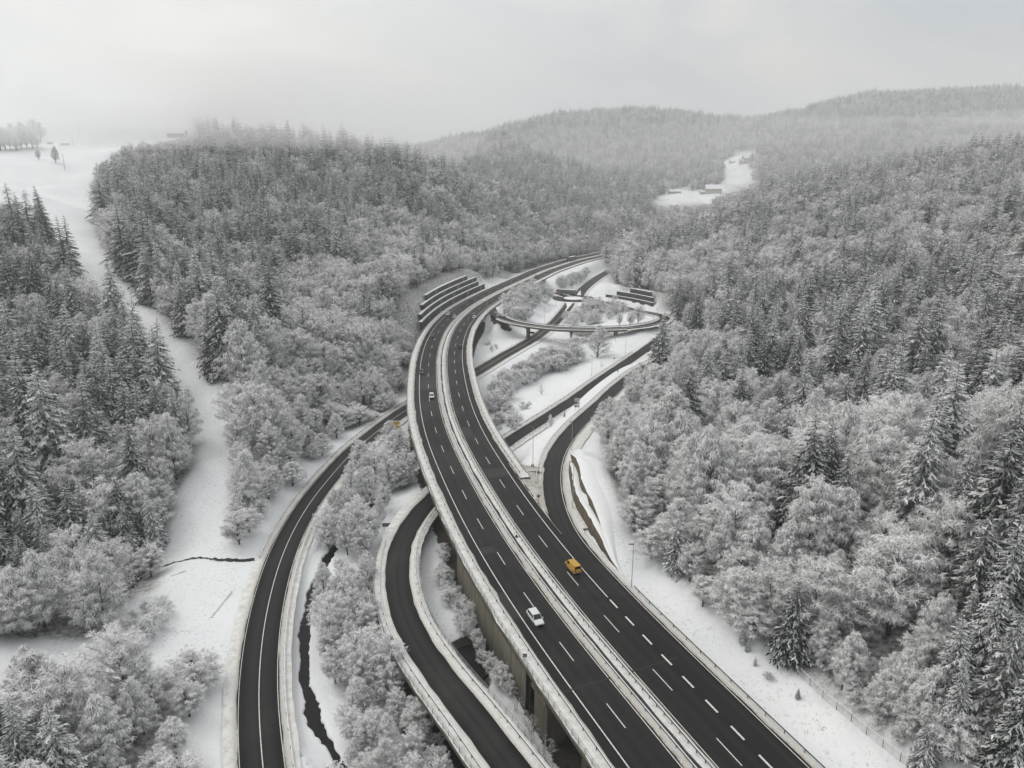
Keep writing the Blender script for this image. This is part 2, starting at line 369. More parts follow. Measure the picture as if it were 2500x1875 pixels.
# valley floor
for x, y, z in [(-15, 60, -11), (-25, 90, -11), (-33, 120, -11), (-38, 150, -10.5), (-40, 185, -10), (-38, 215, -10), (-38, 240, -10), (-8, 110, -9.5), (-12, 135, -9.5), (-14, 165, -9.5), (-10, 300, -9.5), (5, 340, -9.3),
                (-5, 250, -9.5), (20, 300, -8.6), (15, 330, -8.8), (40, 350, -7.5), (55, 370, -6), (45, 420, -6.5), (30, 400, -8.5), (65, 430, -5.5), (0, 420, -8.5), (15, 480, -8.5), (5, 430, -8), (70, 520, -7), (-20, 255, -9.5), (-20, 330, -9.5),
                (-60, 330, -4), (-62, 380, -1), (-60, 300, -6), (20, 560, -5), (60, 600, -4), (95, 660, -2), (-75, 220, -7), (-78, 180, -8), (-70, 140, -9), (-55, 90, -9.5)]: CP.append(np.array([x, y, z], float))
# right verge and bank
for px, py, z in [(2000, 1800, 0.4), (1800, 1580, 0.6), (1650, 1440, 1.0), (1560, 1330, 1.5)]: cz(px, py, z)
CP += [np.array(p, float) for p in [(52, 60, 2), (45, 80, 2), (36, 112, 3), (30, 150, 3), (30, 190, 1.5), (36, 225, 0), (60, 270, 0), (75, 300, 0)]]
# far valley, fields and the mountain ridge
for px, py, Y in [(1640, 480, 1250), (1740, 470, 1300), (1800, 440, 1450), (1790, 400, 1620), (1820, 380, 1750), (2000, 405, 1500), (1650, 440, 1500), (1500, 450, 1500), (1350, 420, 1500), (1150, 400, 1500), (2250, 400, 1500)]: cy_(px, py, Y)
for px, py in [(950, 385), (1050, 372), (1100, 358), (1250, 312), (1400, 282), (1500, 272), (1650, 282), (1800, 297), (1950, 282), (2080, 240), (2250, 224), (2400, 222), (2600, 228), (2900, 240)]: cy_(px, py, 2600, 10)
for px, py in [(1200, 350), (1500, 335), (1900, 330), (2300, 310), (2600, 320)]: cy_(px, py, 2050, 12)
for x, y, z in [(-400, 2600, 120), (-1000, 2000, 170), (-900, 1500, 190), (-500, 1500, 120), (-250, 1300, 50), (-100, 1500, 20), (-330, 1050, 112), (300, 3600, 120), (1500, 3600, 180), (-1200, 3600, 150), (3000, 2600, 250), (3000, 1200, 160), (1800, 1000, 130), (-2000, 1500, 200), (200, 1200, 42), (700, 1200, 50), (1200, 1350, 70), (150, 1700, 60), (-700, 1250, 178), (-520, 1150, 150)]: CP.append(np.array([x, y, z], float))
CP = np.array(CP)
def tps_fit(P, lam):
    n = len(P); sc = 500.0; X = P[:, :2] / sc
    d = np.hypot(X[:, None, 0] - X[None, :, 0], X[:, None, 1] - X[None, :, 1])
    K = np.where(d > 0, d * d * np.log(d + 1e-12), 0) + lam * np.eye(n)
    A = np.zeros((n + 3, n + 3)); A[:n, :n] = K; A[:n, n] = 1; A[:n, n + 1:] = X; A[n, :n] = 1; A[n + 1:, :n] = X.T
    w_ = np.linalg.solve(A, np.r_[P[:, 2], 0, 0, 0])
    def ev(x, y):
        x = np.asarray(x, float).ravel() / sc; y = np.asarray(y, float).ravel() / sc; o = np.empty(x.shape)
        for a in range(0, len(x), 20000):
            dd = (x[a:a + 20000, None] - X[None, :, 0]) ** 2 + (y[a:a + 20000, None] - X[None, :, 1]) ** 2
            o[a:a + 20000] = (0.5 * dd * np.log(dd + 1e-18)) @ w_[:n] + w_[n] + w_[n + 1] * x[a:a + 20000] + w_[n + 2] * y[a:a + 20000]
        return o
    return ev
tps = tps_fit(CP, 6e-4)
def graded(segs):
    out = []
    for a, b, st in segs: out.append(np.arange(a, b, st))
    return np.concatenate(out + [[segs[-1][1]]])
GX = graded([(-2600, -1000, 60), (-1000, -420, 20), (-420, -100, 4), (-100, 80, 1.6), (80, 440, 4), (440, 1000, 20), (1000, 3600, 60)])
GY = graded([(20, 60, 4), (60, 260, 1.6), (260, 640, 3.2), (640, 1100, 8), (1100, 2800, 30), (2800, 4000, 80)])
XX, YY = np.meshgrid(GX, GY)
ZZ = tps(XX, YY).reshape(XX.shape)
def fbm(x, y, sc, seed, oct_=4):
    r = np.random.default_rng(seed); o = np.zeros_like(np.asarray(x, float)); a = 1.0
    for k in range(oct_):
        for j in range(3):
            th = r.uniform(0, 2 * np.pi); ph = r.uniform(0, 2 * np.pi); f = 2 * np.pi / sc * (2 ** k) * r.uniform(0.7, 1.3)
            o += a * np.sin(f * (x * np.cos(th) + y * np.sin(th)) + ph + 1.7 * np.sin(f * 0.6 * (y * np.cos(th) - x * np.sin(th)) + ph * 2)) / 3
        a *= 0.5
    return o
far = smooth((YY - 300) / 1200)
ZZ += fbm(XX, YY, 26, 3) * 0.35 * (1 - far) + fbm(XX, YY, 160, 4) * (1.0 + 5.0 * far) * smooth((YY - 250) / 300) + fbm(XX, YY, 420, 9) * 16.0 * smooth((YY - 1350) / 500)
BARE = np.zeros_like(ZZ)
def carve(P, hw, blend, zoff=-0.25, lo=None, hi=None, side=0, only_down=False, bb=60):
    global ZZ
    m = (XX > P[:, 0].min() - bb) & (XX < P[:, 0].max() + bb) & (YY > P[:, 1].min() - bb) & (YY < P[:, 1].max() + bb)
    d, z, s = dist_path(XX[m], YY[m], P)
    if side: d = np.where(np.sign(d) == side, np.abs(d), 0)
    wgt = 1 - smooth((np.abs(d) - hw) / blend)
    if lo is not None: wgt = wgt * smooth((s - lo) / 12)
    if hi is not None: wgt = wgt * smooth((hi - s) / 12)
    t = ZZ[m] * (1 - wgt) + (z + zoff) * wgt
    if only_down: t = np.minimum(ZZ[m], t)
    ZZ[m] = t
def s_at_y(P, Y): return arc(P)[np.argmin(np.abs(P[:, 1] - Y))]
# motorway on the ground beyond the viaduct, on the right bank near the camera
carve(MW, 17, 26, -0.6, lo=s_at_y(MW, 396))
carve(offset(MW, 9.0), 8, 9, -0.6, hi=s_at_y(MW, 178))
MWl = offset(MW, -14.0)
# the viaduct's ground: keep it well below the deck
m_ = (YY > 20) & (YY < 440) & (np.abs(XX) < 90)
d_, z_, s_ = dist_path(XX[m_], YY[m_], MW)
wv = (1 - smooth((np.abs(d_) - 15) / 10)) * smooth((YY[m_] - 196) / 14) * (1 - smooth((YY[m_] - 404) / 20))
ZZ[m_] = ZZ[m_] * (1 - wv) + np.minimum(ZZ[m_], -9.3) * wv
# left part under the deck near the camera falls away to the stream
wl = smooth((-d_ + 1) / 9) * (1 - smooth((-d_ - 24) / 6)) * (1 - smooth((YY[m_] - 200) / 14))
ZZ[m_] = ZZ[m_] * (1 - wl) + np.minimum(ZZ[m_], -10.0) * wl
carve(LP, 6, 10, -0.4, lo=s_at_y(LP[40:], 400) + arc(LP)[40])
carve(SR, 6, 9, -0.35, lo=arc(SR)[np.argmin(np.abs(SR[:, 1] - 172))])
carve(RR, 5.5, 8, -0.35, lo=s_at_y(RR, 160))
carve(LR, 6.2, 10, -0.3)
mr = (np.hypot(XX - RBC[0], YY - RBC[1]) < 60)
wr = 1 - smooth((np.hypot(XX[mr] - RBC[0], YY[mr] - RBC[1]) - 20) / 14); ZZ[mr] = ZZ[mr] * (1 - wr) + (-8.35) * wr
# road away from the roundabout, and the arm under the motorway
AE = smooth_path([at_z(*p, -8) for p in [(1412, 722), (1422, 708), (1440, 692), (1462, 676), (1490, 660)]], 3, 5)
AW = smooth_path([at_z(*p, -8) for p in [(1385, 724), (1345, 715), (1310, 709), (1280, 704), (1230, 695)]], 3, 5)
carve(AE, 6, 9, -0.35); carve(AW, 5, 6, -0.35)
# ground behind the terraced retaining walls
YS0, YS1 = 372.0, 540.0
mt = (YY > 350) & (YY < 570) & (XX > -140) & (XX < 30)
dt, zt, st_ = dist_path(XX[mt], YY[mt], MW); ad = -dt
tgt = np.where(ad < 21.8, (ad - 15.8) * 2.0 - 1.8, 10.2 + (ad - 21.8) * 0.4)
wt = smooth((YY[mt] - YS0) / 16) * (1 - smooth((YY[mt] - YS1 + 16) / 18)) * smooth((ad - 15.0) / 1.5) * (1 - smooth((ad - 28) / 28))
ZZ[mt] = ZZ[mt] * (1 - wt) + tgt * wt
W1 = smooth_path([at_z(*p, -0.3) for p in [(1518, 1408), (1507, 1395), (1447, 1313), (1413, 1257), (1396, 1219), (1388, 1151), (1391, 1118)]], 2.0, 2.5)
sW1 = arc(W1); hW1 = 3.2 * smooth(sW1 / 20.0) * (0.45 + 0.55 * smooth((sW1[-1] - sW1) / 18.0))
eW1 = smooth(sW1 / 26.0) * smooth((sW1[-1] - sW1) / 20.0)
h2W1 = 2.6 * smooth((sW1 - 12) / 22.0) * (0.35 + 0.65 * smooth((sW1[-1] - sW1) / 14.0))
Wb = offset(W1, 1.0 + 5.0 * eW1); Wb[:, 2] += hW1 + h2W1 - 0.35
carve(Wb, 2.4, 7, 0.0)
Wf = offset(W1, -1.2); carve(Wf, 1.4, 2.2, -0.25)
carve(RR, 4.0, 2.0, -0.35, lo=s_at_y(RR, 150))
TR = smooth_path([at_z(*p) for p in [(1474, 729, -5.5), (1500, 733, -5), (1530, 738, -4.4), (1560, 744.5, -3.6), (1586, 751, -2.8)]], 2.5, 3)
TRb = offset(TR, -9.5); TRb[:, 2] += 8.6; carve(TRb, 4.0, 8, 0.0)
TRf = offset(TR, -3.0); carve(TRf, 2.0, 3.0, 1.0)
# the stream and the ditch
STPX = [(905, 1960, -11.4), (880, 1910, -11.4), (848, 1875, -11.4), (812, 1850, -11.4), (775, 1800, -11.4), (757, 1740, -11.4), (747, 1680, -11.4), (744, 1620, -11.4), (742, 1570, -11.4), (748, 1520, -11.3), (760, 1450, -11.2), (790, 1380, -11), (835, 1310, -11), (890, 1245, -11), (960, 1180, -10.8), (985, 1160, -10.8), (1012, 1130, -10.8), (1060, 1085, -10.7), (1140, 1035, -10.7), (1180, 1000, -10.6)]
ST = smooth_path([at_z(*p) for p in STPX], 2, 4)
SNEAR = smooth_path([(-2, 40, -11.5), (-4, 60, -11.5), (-8, 85, -11.5), (-13, 105, -11.5), (-9, 118, -11.3), (4, 122, -11.0), (16, 121, -10.8)], 2, 3)
DT = smooth_path([at_z(*p) for p in [(395, 1330, -9.9), (420, 1342, -9.9), (470, 1352, -10), (520, 1368, -10), (560, 1380, -10), (588, 1384, -10), (622, 1372, -10)]], 1.5, 2)
carve(ST, 2.2, 2.2, -0.6, only_down=True); carve(SNEAR, 4.0, 5, -0.5, only_down=True); pass
def bare_path(P, hw, bl, amt=1.0, lo=None, hi=None):
    m = (XX > P[:, 0].min() - 40) & (XX < P[:, 0].max() + 40) & (YY > P[:, 1].min() - 40) & (YY < P[:, 1].max() + 40)
    d, z, s = dist_path(XX[m], YY[m], P); wgt = amt * (1 - smooth((np.abs(d) - hw) / bl))
    if lo is not None: wgt = wgt * ((s > lo) & (s < hi))
    BARE[m] = np.maximum(BARE[m], wgt)
bare_path(ST, 1.6, 0.5); bare_path(SNEAR, 5.5, 3.0)
# nothing has snowed in under the decks
bare_path(MW, 12.5, 2.5, lo=s_at_y(MW, 20), hi=s_at_y(MW, 415))
BARE[(YY < 178)] *= np.where(dist_path(XX[(YY < 178)], YY[(YY < 178)], offset(MW, 16))[0] > -2, 0, 1)
bare_path(LP, 2.0, 2.0, lo=28, hi=52)
bare_path(SR, 3.2, 2.5, lo=0, hi=arc(SR)[np.argmin(np.abs(SR[:, 1] - 128))])

def gz(x, y):
    x = np.asarray(x, float); y = np.asarray(y, float)
    i = np.clip(np.searchsorted(GX, x) - 1, 0, len(GX) - 2); j = np.clip(np.searchsorted(GY, y) - 1, 0, len(GY) - 2)
    u = np.clip((x - GX[i]) / (GX[i + 1] - GX[i]), 0, 1); v = np.clip((y - GY[j]) / (GY[j + 1] - GY[j]), 0, 1)
    return ZZ[j, i] * (1 - u) * (1 - v) + ZZ[j, i + 1] * u * (1 - v) + ZZ[j + 1, i] * (1 - u) * v + ZZ[j + 1, i + 1] * u * v
def hit(px, py, y0=50.0, y1=3900.0):
    """where the ray through a photo pixel meets the ground"""
    d = ray(px, py); t = np.geomspace(y0 / d[1], y1 / d[1], 2500)
    P = np.array([0, 0, CAMZ]) + t[:, None] * d
    below = np.nonzero(P[:, 2] < gz(P[:, 0], P[:, 1]))[0]
    if not len(below): return None
    p = P[below[0]]; return np.array([p[0], p[1], float(gz(p[0], p[1]))])

# open ground (no trees), outlined by the base line seen in the photograph
VIEW = [[(-50, 250), (250, 250), (480, 280), (480, 326), (330, 344), (270, 362), (238, 400), (-50, 400)], [(1590, 482), (1610, 466), (1745, 462), (1750, 492), (1690, 500), (1600, 496)], [(1735, 480), (1750, 440), (1785, 420), (1735, 402), (1790, 372), (1855, 368), (1848, 415), (1865, 432), (1800, 466)]]
OPEN = [
 [(-400, 150), (470, 150), (470, 330), (270, 375), (244, 450), (250, 540), (280, 640), (350, 720), (445, 825), (525, 910), (592, 965), (592, 1030), (575, 1130), (555, 1250), (575, 1330), (640, 1365), (590, 1480), (575, 1640), (440, 1650), (330, 1700), (200, 1720), (90, 1740), (-100, 1720), (-200, 1560), (0, 1555), (110, 1562), (270, 1565), (310, 1465), (385, 1440), (395, 1340), (415, 1260), (435, 1190), (475, 1130), (475, 1085), (445, 1030), (405, 955), (350, 885), (290, 825), (225, 760), (160, 680), (125, 630), (75, 575), (0, 560), (-400, 560)],
 [(1450, 1000), (1480, 1130), (1522, 1300), (1618, 1425), (1710, 1530), (1845, 1565), (1960, 1650), (2060, 1750), (2160, 1860), (2240, 1960), (1700, 1960), (1400, 1300), (1300, 1100)],
 [(1598, 480), (1640, 463), (1735, 464), (1762, 446), (1766, 426), (1752, 406), (1690, 401), (1690, 395), (1775, 391), (1790, 371), (1852, 367), (1846, 386), (1832, 402), (1852, 425), (1864, 433), (1800, 454), (1765, 478), (1745, 498), (1600, 502)],
 [(1680, 402), (1780, 398), (1780, 406), (1690, 408)], [(1950, 390), (2050, 405), (2060, 418), (1990, 412)],
]
# interior of the interchange: trees here are placed one by one
INTER = [(1000, 1250), (980, 960), (1075, 700), (1300, 660), (1470, 625), (1500, 690), (1560, 735), (1650, 780), (1560, 900), (1480, 960), (1380, 1300), (1500, 1500), (1800, 1875), (2000, 2000), (560, 2000), (560, 1550), (640, 1380), (720, 1200), (900, 1020)]
wx, wy = to_px(XX, YY, ZZ)
openm = np.zeros(XX.shape, bool)
for p in OPEN: openm |= in_poly(wx, wy, p)
interm = in_poly(wx, wy, INTER)
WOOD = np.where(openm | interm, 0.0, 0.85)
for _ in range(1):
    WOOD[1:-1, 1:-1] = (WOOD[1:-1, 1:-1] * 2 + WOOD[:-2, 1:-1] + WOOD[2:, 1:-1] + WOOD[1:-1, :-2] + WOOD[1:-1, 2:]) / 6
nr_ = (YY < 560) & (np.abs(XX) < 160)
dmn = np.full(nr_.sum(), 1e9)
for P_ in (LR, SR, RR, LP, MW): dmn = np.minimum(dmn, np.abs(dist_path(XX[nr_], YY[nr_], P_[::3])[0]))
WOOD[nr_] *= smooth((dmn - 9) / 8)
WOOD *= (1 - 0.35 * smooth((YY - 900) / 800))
TUFT = np.where(interm, 0.75, np.where(openm & (YY < 450), 0.8, 0.3)) * (YY < 700)

ny, nx = XX.shape
idx = np.arange(nx * ny).reshape(ny, nx)
quads = np.stack([idx[:-1, :-1], idx[:-1, 1:], idx[1:, 1:], idx[1:, :-1]], -1).reshape(-1, 4)
me = mesh_np('terrain', np.stack([XX, YY, ZZ], -1).reshape(-1, 3), quads=quads)
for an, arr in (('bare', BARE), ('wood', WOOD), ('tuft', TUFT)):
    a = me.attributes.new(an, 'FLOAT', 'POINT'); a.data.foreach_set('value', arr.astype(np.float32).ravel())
me.polygons.foreach_set('use_smooth', np.ones(len(me.polygons), bool))
tag(obj('terrain', me, M['snow']), kind='structure')

# ------------------------------------------------------------------ water
w1 = loft('stream', ST, [(-2.2, 0), (2.2, 0)], M['water']); tag(w1, kind='structure')
def banks(P, inner, mid, outer, amp, name):
    F_ = smooth_path(P, 0.7, 1.0); k_ = len(F_)
    for sd2 in (-1, 1):
        wob = np.convolve(rng.normal(0, 1, k_ + 8), np.ones(9) / 9, 'valid')[:k_] * amp; fn = rng.normal(0, 0.07, k_) * min(1, amp * 1.5); prof = []
        for o_, up_ in ((inner, -0.1), (inner + 0.1, 0.3), (inner + 0.5, 0.45), (mid, None), (outer, None)):
            oo = sd2 * (o_ + (wob + fn) * (1.0 if up_ is not None else 0.4)); q_ = F_[:, :2] + normals(F_) * oo[:, None]
            gzv = gz(q_[:, 0], q_[:, 1]); zz_ = F_[:, 2] + up_ if up_ is not None else gzv + (0.10 if o_ < outer else -0.12)
            prof.append((oo, np.maximum(zz_, F_[:, 2] + (0.45 if (up_ is None and o_ < outer) else -0.2)) - F_[:, 2]))
        tag(loft(name, F_, prof, M['snow']), kind='structure')
banks(ST, 0.9, 3.0, 4.9, 0.9, 'stream_bank')
DF = smooth_path(DT, 0.6, 0.8); kd_ = len(DF); wb_ = np.convolve(rng.normal(0, 1, kd_ + 6), np.ones(7) / 7, 'valid')[:kd_] * 0.35; wc_ = np.convolve(rng.normal(0, 1, kd_ + 6), np.ones(7) / 7, 'valid')[:kd_] * 0.35
DF[:, :2] += normals(DF) * (np.convolve(rng.normal(0, 1, kd_ + 10), np.ones(11) / 11, 'valid')[:kd_] * 1.2)[:, None]; DF[:, 2] = gz(DF[:, 0], DF[:, 1])
tag(loft('ditch', DF, [(-0.62 + wb_, 0.06), (-0.3, -0.02 + 0.05), (0.3, -0.02 + 0.05), (0.62 + wc_, 0.06)], M['mud']), kind='structure')
w2 = loft('stream', SNEAR, [(-5, 0), (5, 0)], M['water']); tag(w2, kind='structure')

# ------------------------------------------------------------------ roads
def ribbon(name, P, o0, o1, dz, m, parent, track=None):
    n = 9; os_ = [o0 + (o1 - o0) * k / (n - 1) for k in range(n)] if not hasattr(o0, '__len__') else [o0 + (o1 - o0) * k / (n - 1) for k in range(n)]
    tr = [0.0] * n
    return loft(name, P, [(o, dz) for o in os_], m, parent, attrs={'track': [0.15, .1, .6, .9, .35, .9, .6, .1, .15] if track is None else track})
def line(name, P, o, w_, dz, parent, sl=None):
    return loft(name, P, [(o - w_ / 2, dz), (o + w_ / 2, dz)], M['paint'], parent, sl=sl)
def dashes(name, P, o, w_, length, period, s0, s1, dz, parent):
    s = arc(P); u = s0
    me = MB().box(-w_ / 2, w_ / 2, -length / 2, length / 2, 0, 0.003).mesh(name); me.materials.append(M['paint'])
    Q = offset(P, o, dz); n = normals(P)
    while u < s1:
        c = [np.interp(u, s, Q[:, k]) for k in range(3)]; nn = [np.interp(u, s, n[:, k]) for k in range(2)]
        d = bpy.data.objects.new(name, me); COL.objects.link(d); d.location = c; d.rotation_euler = (0, 0, math.atan2(nn[1], nn[0])); d.parent = parent
        u += period
def rail(name, P, o, z0, label, cat, group, sl, post=4.0, h=0.75, style='guard', ymax=300, snow=True):
    """a crash barrier or a parapet railing: beam(s) and single posts"""
    Q = offset(P[sl], o, z0); c = Q[0].copy(); root = empty(name, c); Ql = Q - c
    if style == 'guard':
        loft('beam', Ql, [(-0.03, h - 0.31), (0.06, h - 0.23), (-0.01, h - 0.155), (0.06, h - 0.08), (-0.03, h), (-0.07, h - 0.02), (-0.07, h - 0.29)], M['darksteel'], root, close=True)
        if snow: loft('snow_cap', Ql, [(-0.08, h + 0.002), (-0.06, h + 0.05), (0.05, h + 0.05), (0.08, h - 0.05)], M['white'], root)
        pm = MB().box(-0.06, 0.06, -0.045, 0.045, -0.4, h - 0.06).mesh('post'); pm.materials.append(M['darksteel'])
    else:
        for zz in (h, h * 0.52, 0.16):
            loft('bar', Ql, [(-0.03, zz - 0.05), (0.03, zz - 0.05), (0.03, zz), (-0.03, zz)], M['steel'], root, close=True)
        pm = MB().box(-0.04, 0.04, -0.035, 0.035, -0.3, h - 0.01).mesh('post'); pm.materials.append(M['steel'])
    s = arc(Ql); n = normals(Ql); cnt = 0; u = 0.3
    while u < s[-1] and cnt < 290:
        p = [np.interp(u, s, Ql[:, k]) for k in range(3)]; nn = [np.interp(u, s, n[:, k]) for k in range(2)]
        if p[1] + c[1] > ymax: break
        d = bpy.data.objects.new('post', pm); COL.objects.link(d); d.parent = root; d.location = (p[0] - nn[0] * 0.1, p[1] - nn[1] * 0.1, p[2]); d.rotation_euler = (0, 0, math.atan2(nn[1], nn[0]))
        u += post; cnt += 1
    tag(root, label, cat, group); return root
M['joint'] = mat_simple('joint_rubber', (0.006, 0.006, 0.006), 0.7); M['patch'] = mat_simple('old_asphalt', (0.023, 0.0225, 0.022), 0.6, 0, 0.25, 0.6, 0.25)
def ids(P, y0, y1):
    k = np.nonzero((P[:, 1] >= y0) & (P[:, 1] <= y1))[0]; return slice(k[0], k[-1] + 1)

mw = tag(empty('motorway', MW[0]), kind='structure')
MWL = MW - MW[0]
ribbon('carriageway', MWL, -11.4, -1.9, 0.0, M['asphalt'], mw, [0.5, .45, .25, .75, .3, .75, .45, .75, .2])
ribbon('carriageway', MWL, 1.9, 11.4, 0.0, M['asphalt'], mw, [.2, .75, .45, .75, .3, .75, .25, .45, 0.5])
for sg in (-1, 1):
    line('edge_line', MWL, sg * 9.2, 0.2, 0.006, mw, sl=None if sg < 0 else slice(np.argmin(np.abs(MW[:, 1] - 119)), None)); line('edge_line', MWL, sg * 2.35, 0.15, 0.006, mw)
    dashes('lane_dash', MWL, sg * 5.65, 0.16, 5.6, 16.6, sg * 2.0 + 9, 760, 0.006, mw)
dashes('lane_dash', MWL, 9.2, 0.34, 3.0, 6.05, s_at_y(MW, 60), s_at_y(MW, 118), 0.01, mw)
# left edge beam, deck side, soffit
dk = loft('deck', MWL, [(-11.3, -0.02), (-11.35, -0.35), (-13.2, -1.0), (-9.0, -2.1), (9.0, -2.1), (13.2, -1.0), (11.35, -0.35), (11.3, -0.02)], M['concrete'], mw)
sB = slice(0, np.argmin(np.abs(MW[:, 1] - 520)))
loft('edge_beam', MWL, [(-11.2, -0.02), (-11.25, 0.2), (-13.95, 0.22), (-14.0, 0.2), (-14.0, -0.75), (-13.6, -0.75), (-13.2, -1.0)], M['concrete'], mw)
loft('edge_beam', MWL, [(13.2, -1.0), (13.6, -0.75), (14.0, -0.75), (14.0, 0.2), (13.95, 0.22), (11.25, 0.2), (11.2, -0.02)], M['concrete'], mw, sl=slice(np.argmin(np.abs(MW[:, 1] - 176)), None))
def snowband(name, P, o0, o1, dz, parent, dirt, sl=None, n=7, h=0.12):
    """ploughed snow lying along an edge, ragged on the road side"""
    PP = P if sl is None else P[sl]
    prof = []; k = len(PP)
    for i in range(n):
        u = i / (n - 1); o = o0 + (o1 - o0) * u
        oo = np.full(k, o) + (rng.normal(0, 0.09, k) if i in (0, n - 1) else rng.normal(0, 0.05, k))
        zz = dz + (h * (0.45 + 0.55 * math.sin(math.pi * u) + rng.normal(0, 0.12, k)) if 0 < i < n - 1 else 0.0)
        prof.append((oo, zz))
    return loft(name, PP, prof, M['slush'], parent, attrs={'dirt': dirt})
snowband('snow_bank', MWL, -13.9, -11.1, 0.235, mw, [0, 0, 0, 0.05, 0.1, 0.35, 0.9])
snowband('snow_bank', MWL, 11.1, 13.9, 0.235, mw, [0.95, 0.5, 0.2, 0.1, 0, 0, 0.1], sl=slice(np.argmin(np.abs(MW[:, 1] - 176)), None))
snowband('median_snow', MWL, -2.05, -0.35, 0.02, mw, [1, .75, .5, .35, .2, .1, .2], h=0.16)
snowband('median_snow', MWL, 0.1, 2.05, 0.02, mw, [.2, .1, .05, .1, .3, .6, 1], h=0.16)
loft('median_gap', MWL, [(-0.4, 0.03), (0.15, 0.03)], M['darkwall'], mw)
for Y_ in (101, 152, 190, 246, 318, 398):                 # expansion joints of the deck
    k_ = np.argmin(np.abs(MW[:, 1] - Y_)); sj = slice(max(0, k_), k_ + 2); PJ = MWL[sj].copy(); PJ[1] = PJ[0] + (PJ[1] - PJ[0]) * 0.12
    for a_, b_ in ((-11.2, -2.1), (2.1, 11.2)): loft('expansion_joint', PJ, [(a_, 0.008), (b_, 0.008)], M['joint'], mw)
for Y_, a_, b_, ln_ in ((118, -11.1, -9.4, 11), (176, 2.6, 8.9, 9), (141, -9.0, -5.9, 5), (262, -9.0, -2.6, 14), (210, 2.6, 5.5, 12)):   # resurfaced patches
    loft('road_patch', MWL[ids(MW, Y_, Y_ + ln_)], [(a_, 0.0035), (b_, 0.0035)], M['patch'], mw)
nearM = slice(0, np.argmin(np.abs(MW[:, 1] - 470)))
rail('guard_rail', MW, 1.15, 0.1, 'crash barrier with close posts along the right side of the motorway median', 'guard rail', None, nearM, post=2.0, ymax=330)
rail('guard_rail', MW, -0.95, 0.1, 'low crash barrier along the left side of the motorway median', 'guard rail', None, nearM, post=4.0, ymax=330, h=0.6)
rail('guard_rail', MW, -11.9, 0.25, 'snow-capped crash barrier beside the left motorway lane on the viaduct', 'guard rail', None, nearM, post=4.0, ymax=260)
rail('parapet_railing', MW, -13.75, 0.25, 'steel parapet railing on the outer left edge of the motorway viaduct', 'railing', None, nearM, post=2.0, h=1.1, style='rail', ymax=300)
midM = ids(MW, 178, 470)
rail('guard_rail', MW, 11.9, 0.25, 'snow-capped crash barrier along the right edge of the motorway viaduct', 'guard rail', None, midM, post=4.0, ymax=330)
rail('parapet_railing', MW, 13.75, 0.25, 'steel parapet railing on the right edge of the motorway viaduct', 'railing', None, midM, post=2.0, h=1.0, style='rail', ymax=300)
# retaining wall under the left deck edge, and the piers
sw = ids(MW, 106, 150)
tag(loft('retaining_wall', MW, [(-13.3, -0.9), (-13.45, -11.5), (-12.5, -11.5), (-12.4, -0.9)], M['concrete'], sl=sw, close=True), 'long stained concrete retaining wall under the left edge of the motorway', 'wall')
def pier(P, u, offs, zt, label, w_=1.6, t=3.2, mat='concrete', grp=None):
    s = arc(P); n = normals(P); i = np.argmin(np.abs(s - u)); c = P[i, :2] + n[i] * offs; zb = float(gz(c[0], c[1])) - 1
    b = MB(); b.box(-t / 2, t / 2, -w_ / 2, w_ / 2, zb, zt - 0.7); b.box(-t / 2 - 0.5, t / 2 + 0.5, -w_ / 2 - 0.25, w_ / 2 + 0.25, zt - 0.7, zt)
    o = b.build('bridge_pier', M[mat], None, (c[0], c[1], 0)); o.rotation_euler = (0, 0, math.atan2(n[i][1], n[i][0]))
    return tag(o, label, 'pier', grp)
for Y in (72, 92):
    pier(MW, s_at_y(MW, Y), -10.2, -1.9, 'stout concrete pier under the left motorway deck above the dark stream', grp='piers of the motorway viaduct')
pier(MW, s_at_y(MW, 103.5), -11.6, -1.3, 'concrete abutment corner where the long retaining wall ends beside the stream', w_=5, t=3.6)
for Y in (205, 235, 262, 318, 345, 375, 402):
    for of in (-8, 8): pier(MW, s_at_y(MW, Y), of, -1.9, 'concrete pier in the shade under the curved motorway viaduct', grp='piers of the motorway viaduct', t=2.4)
ab = ids(MW, 412, 430)
tag(loft('bridge_abutment', MW, [(11.5, -0.9), (11.6, -10), (-11.6, -10), (-11.5, -0.9)], M['concrete'], sl=ab, close=True), 'concrete abutment wall under the motorway beside the curved ramp bridge', 'wall')

def side_road(name, P, hw, verge, dl=0.0, label=None):
    r = tag(empty(name, P[0]), kind='structure'); PL = P - P[0]
    ribbon('asphalt', PL, -hw, hw, 0.0, M['asphalt'], r)
    snowband('snow_verge', PL, -hw - verge, -hw + 0.1, 0.01 - dl, r, [0, 0, 0, 0.1, 0.2, 0.5, 0.95])
    snowband('snow_verge', PL, hw - 0.1, hw + verge, 0.01 - dl, r, [0.95, 0.5, 0.2, 0.1, 0, 0, 0])
    return r, PL
lr, LRL = side_road('local_road', LR, 3.65, 2.2)
line('centre_line', LRL, 0.1, 0.16, 0.006, lr, sl=slice(0, len(LR) - 8))
line('edge_line', LRL, 3.3, 0.13, 0.006, lr); line('edge_line', LRL, -3.3, 0.10, 0.006, lr)
rail('guard_rail', LR, -4.9, 0.05, 'long crash barrier on the outer left side of the curving local road', 'guard rail', None, ids(LR[:95], 150, 290), post=4.0, ymax=300)
rail('guard_rail', LR, 4.6, 0.05, 'low crash barrier between the local road and the stream bank', 'guard rail', None, ids(LR[:95], 60, 175), post=4.0, ymax=300, h=0.65)

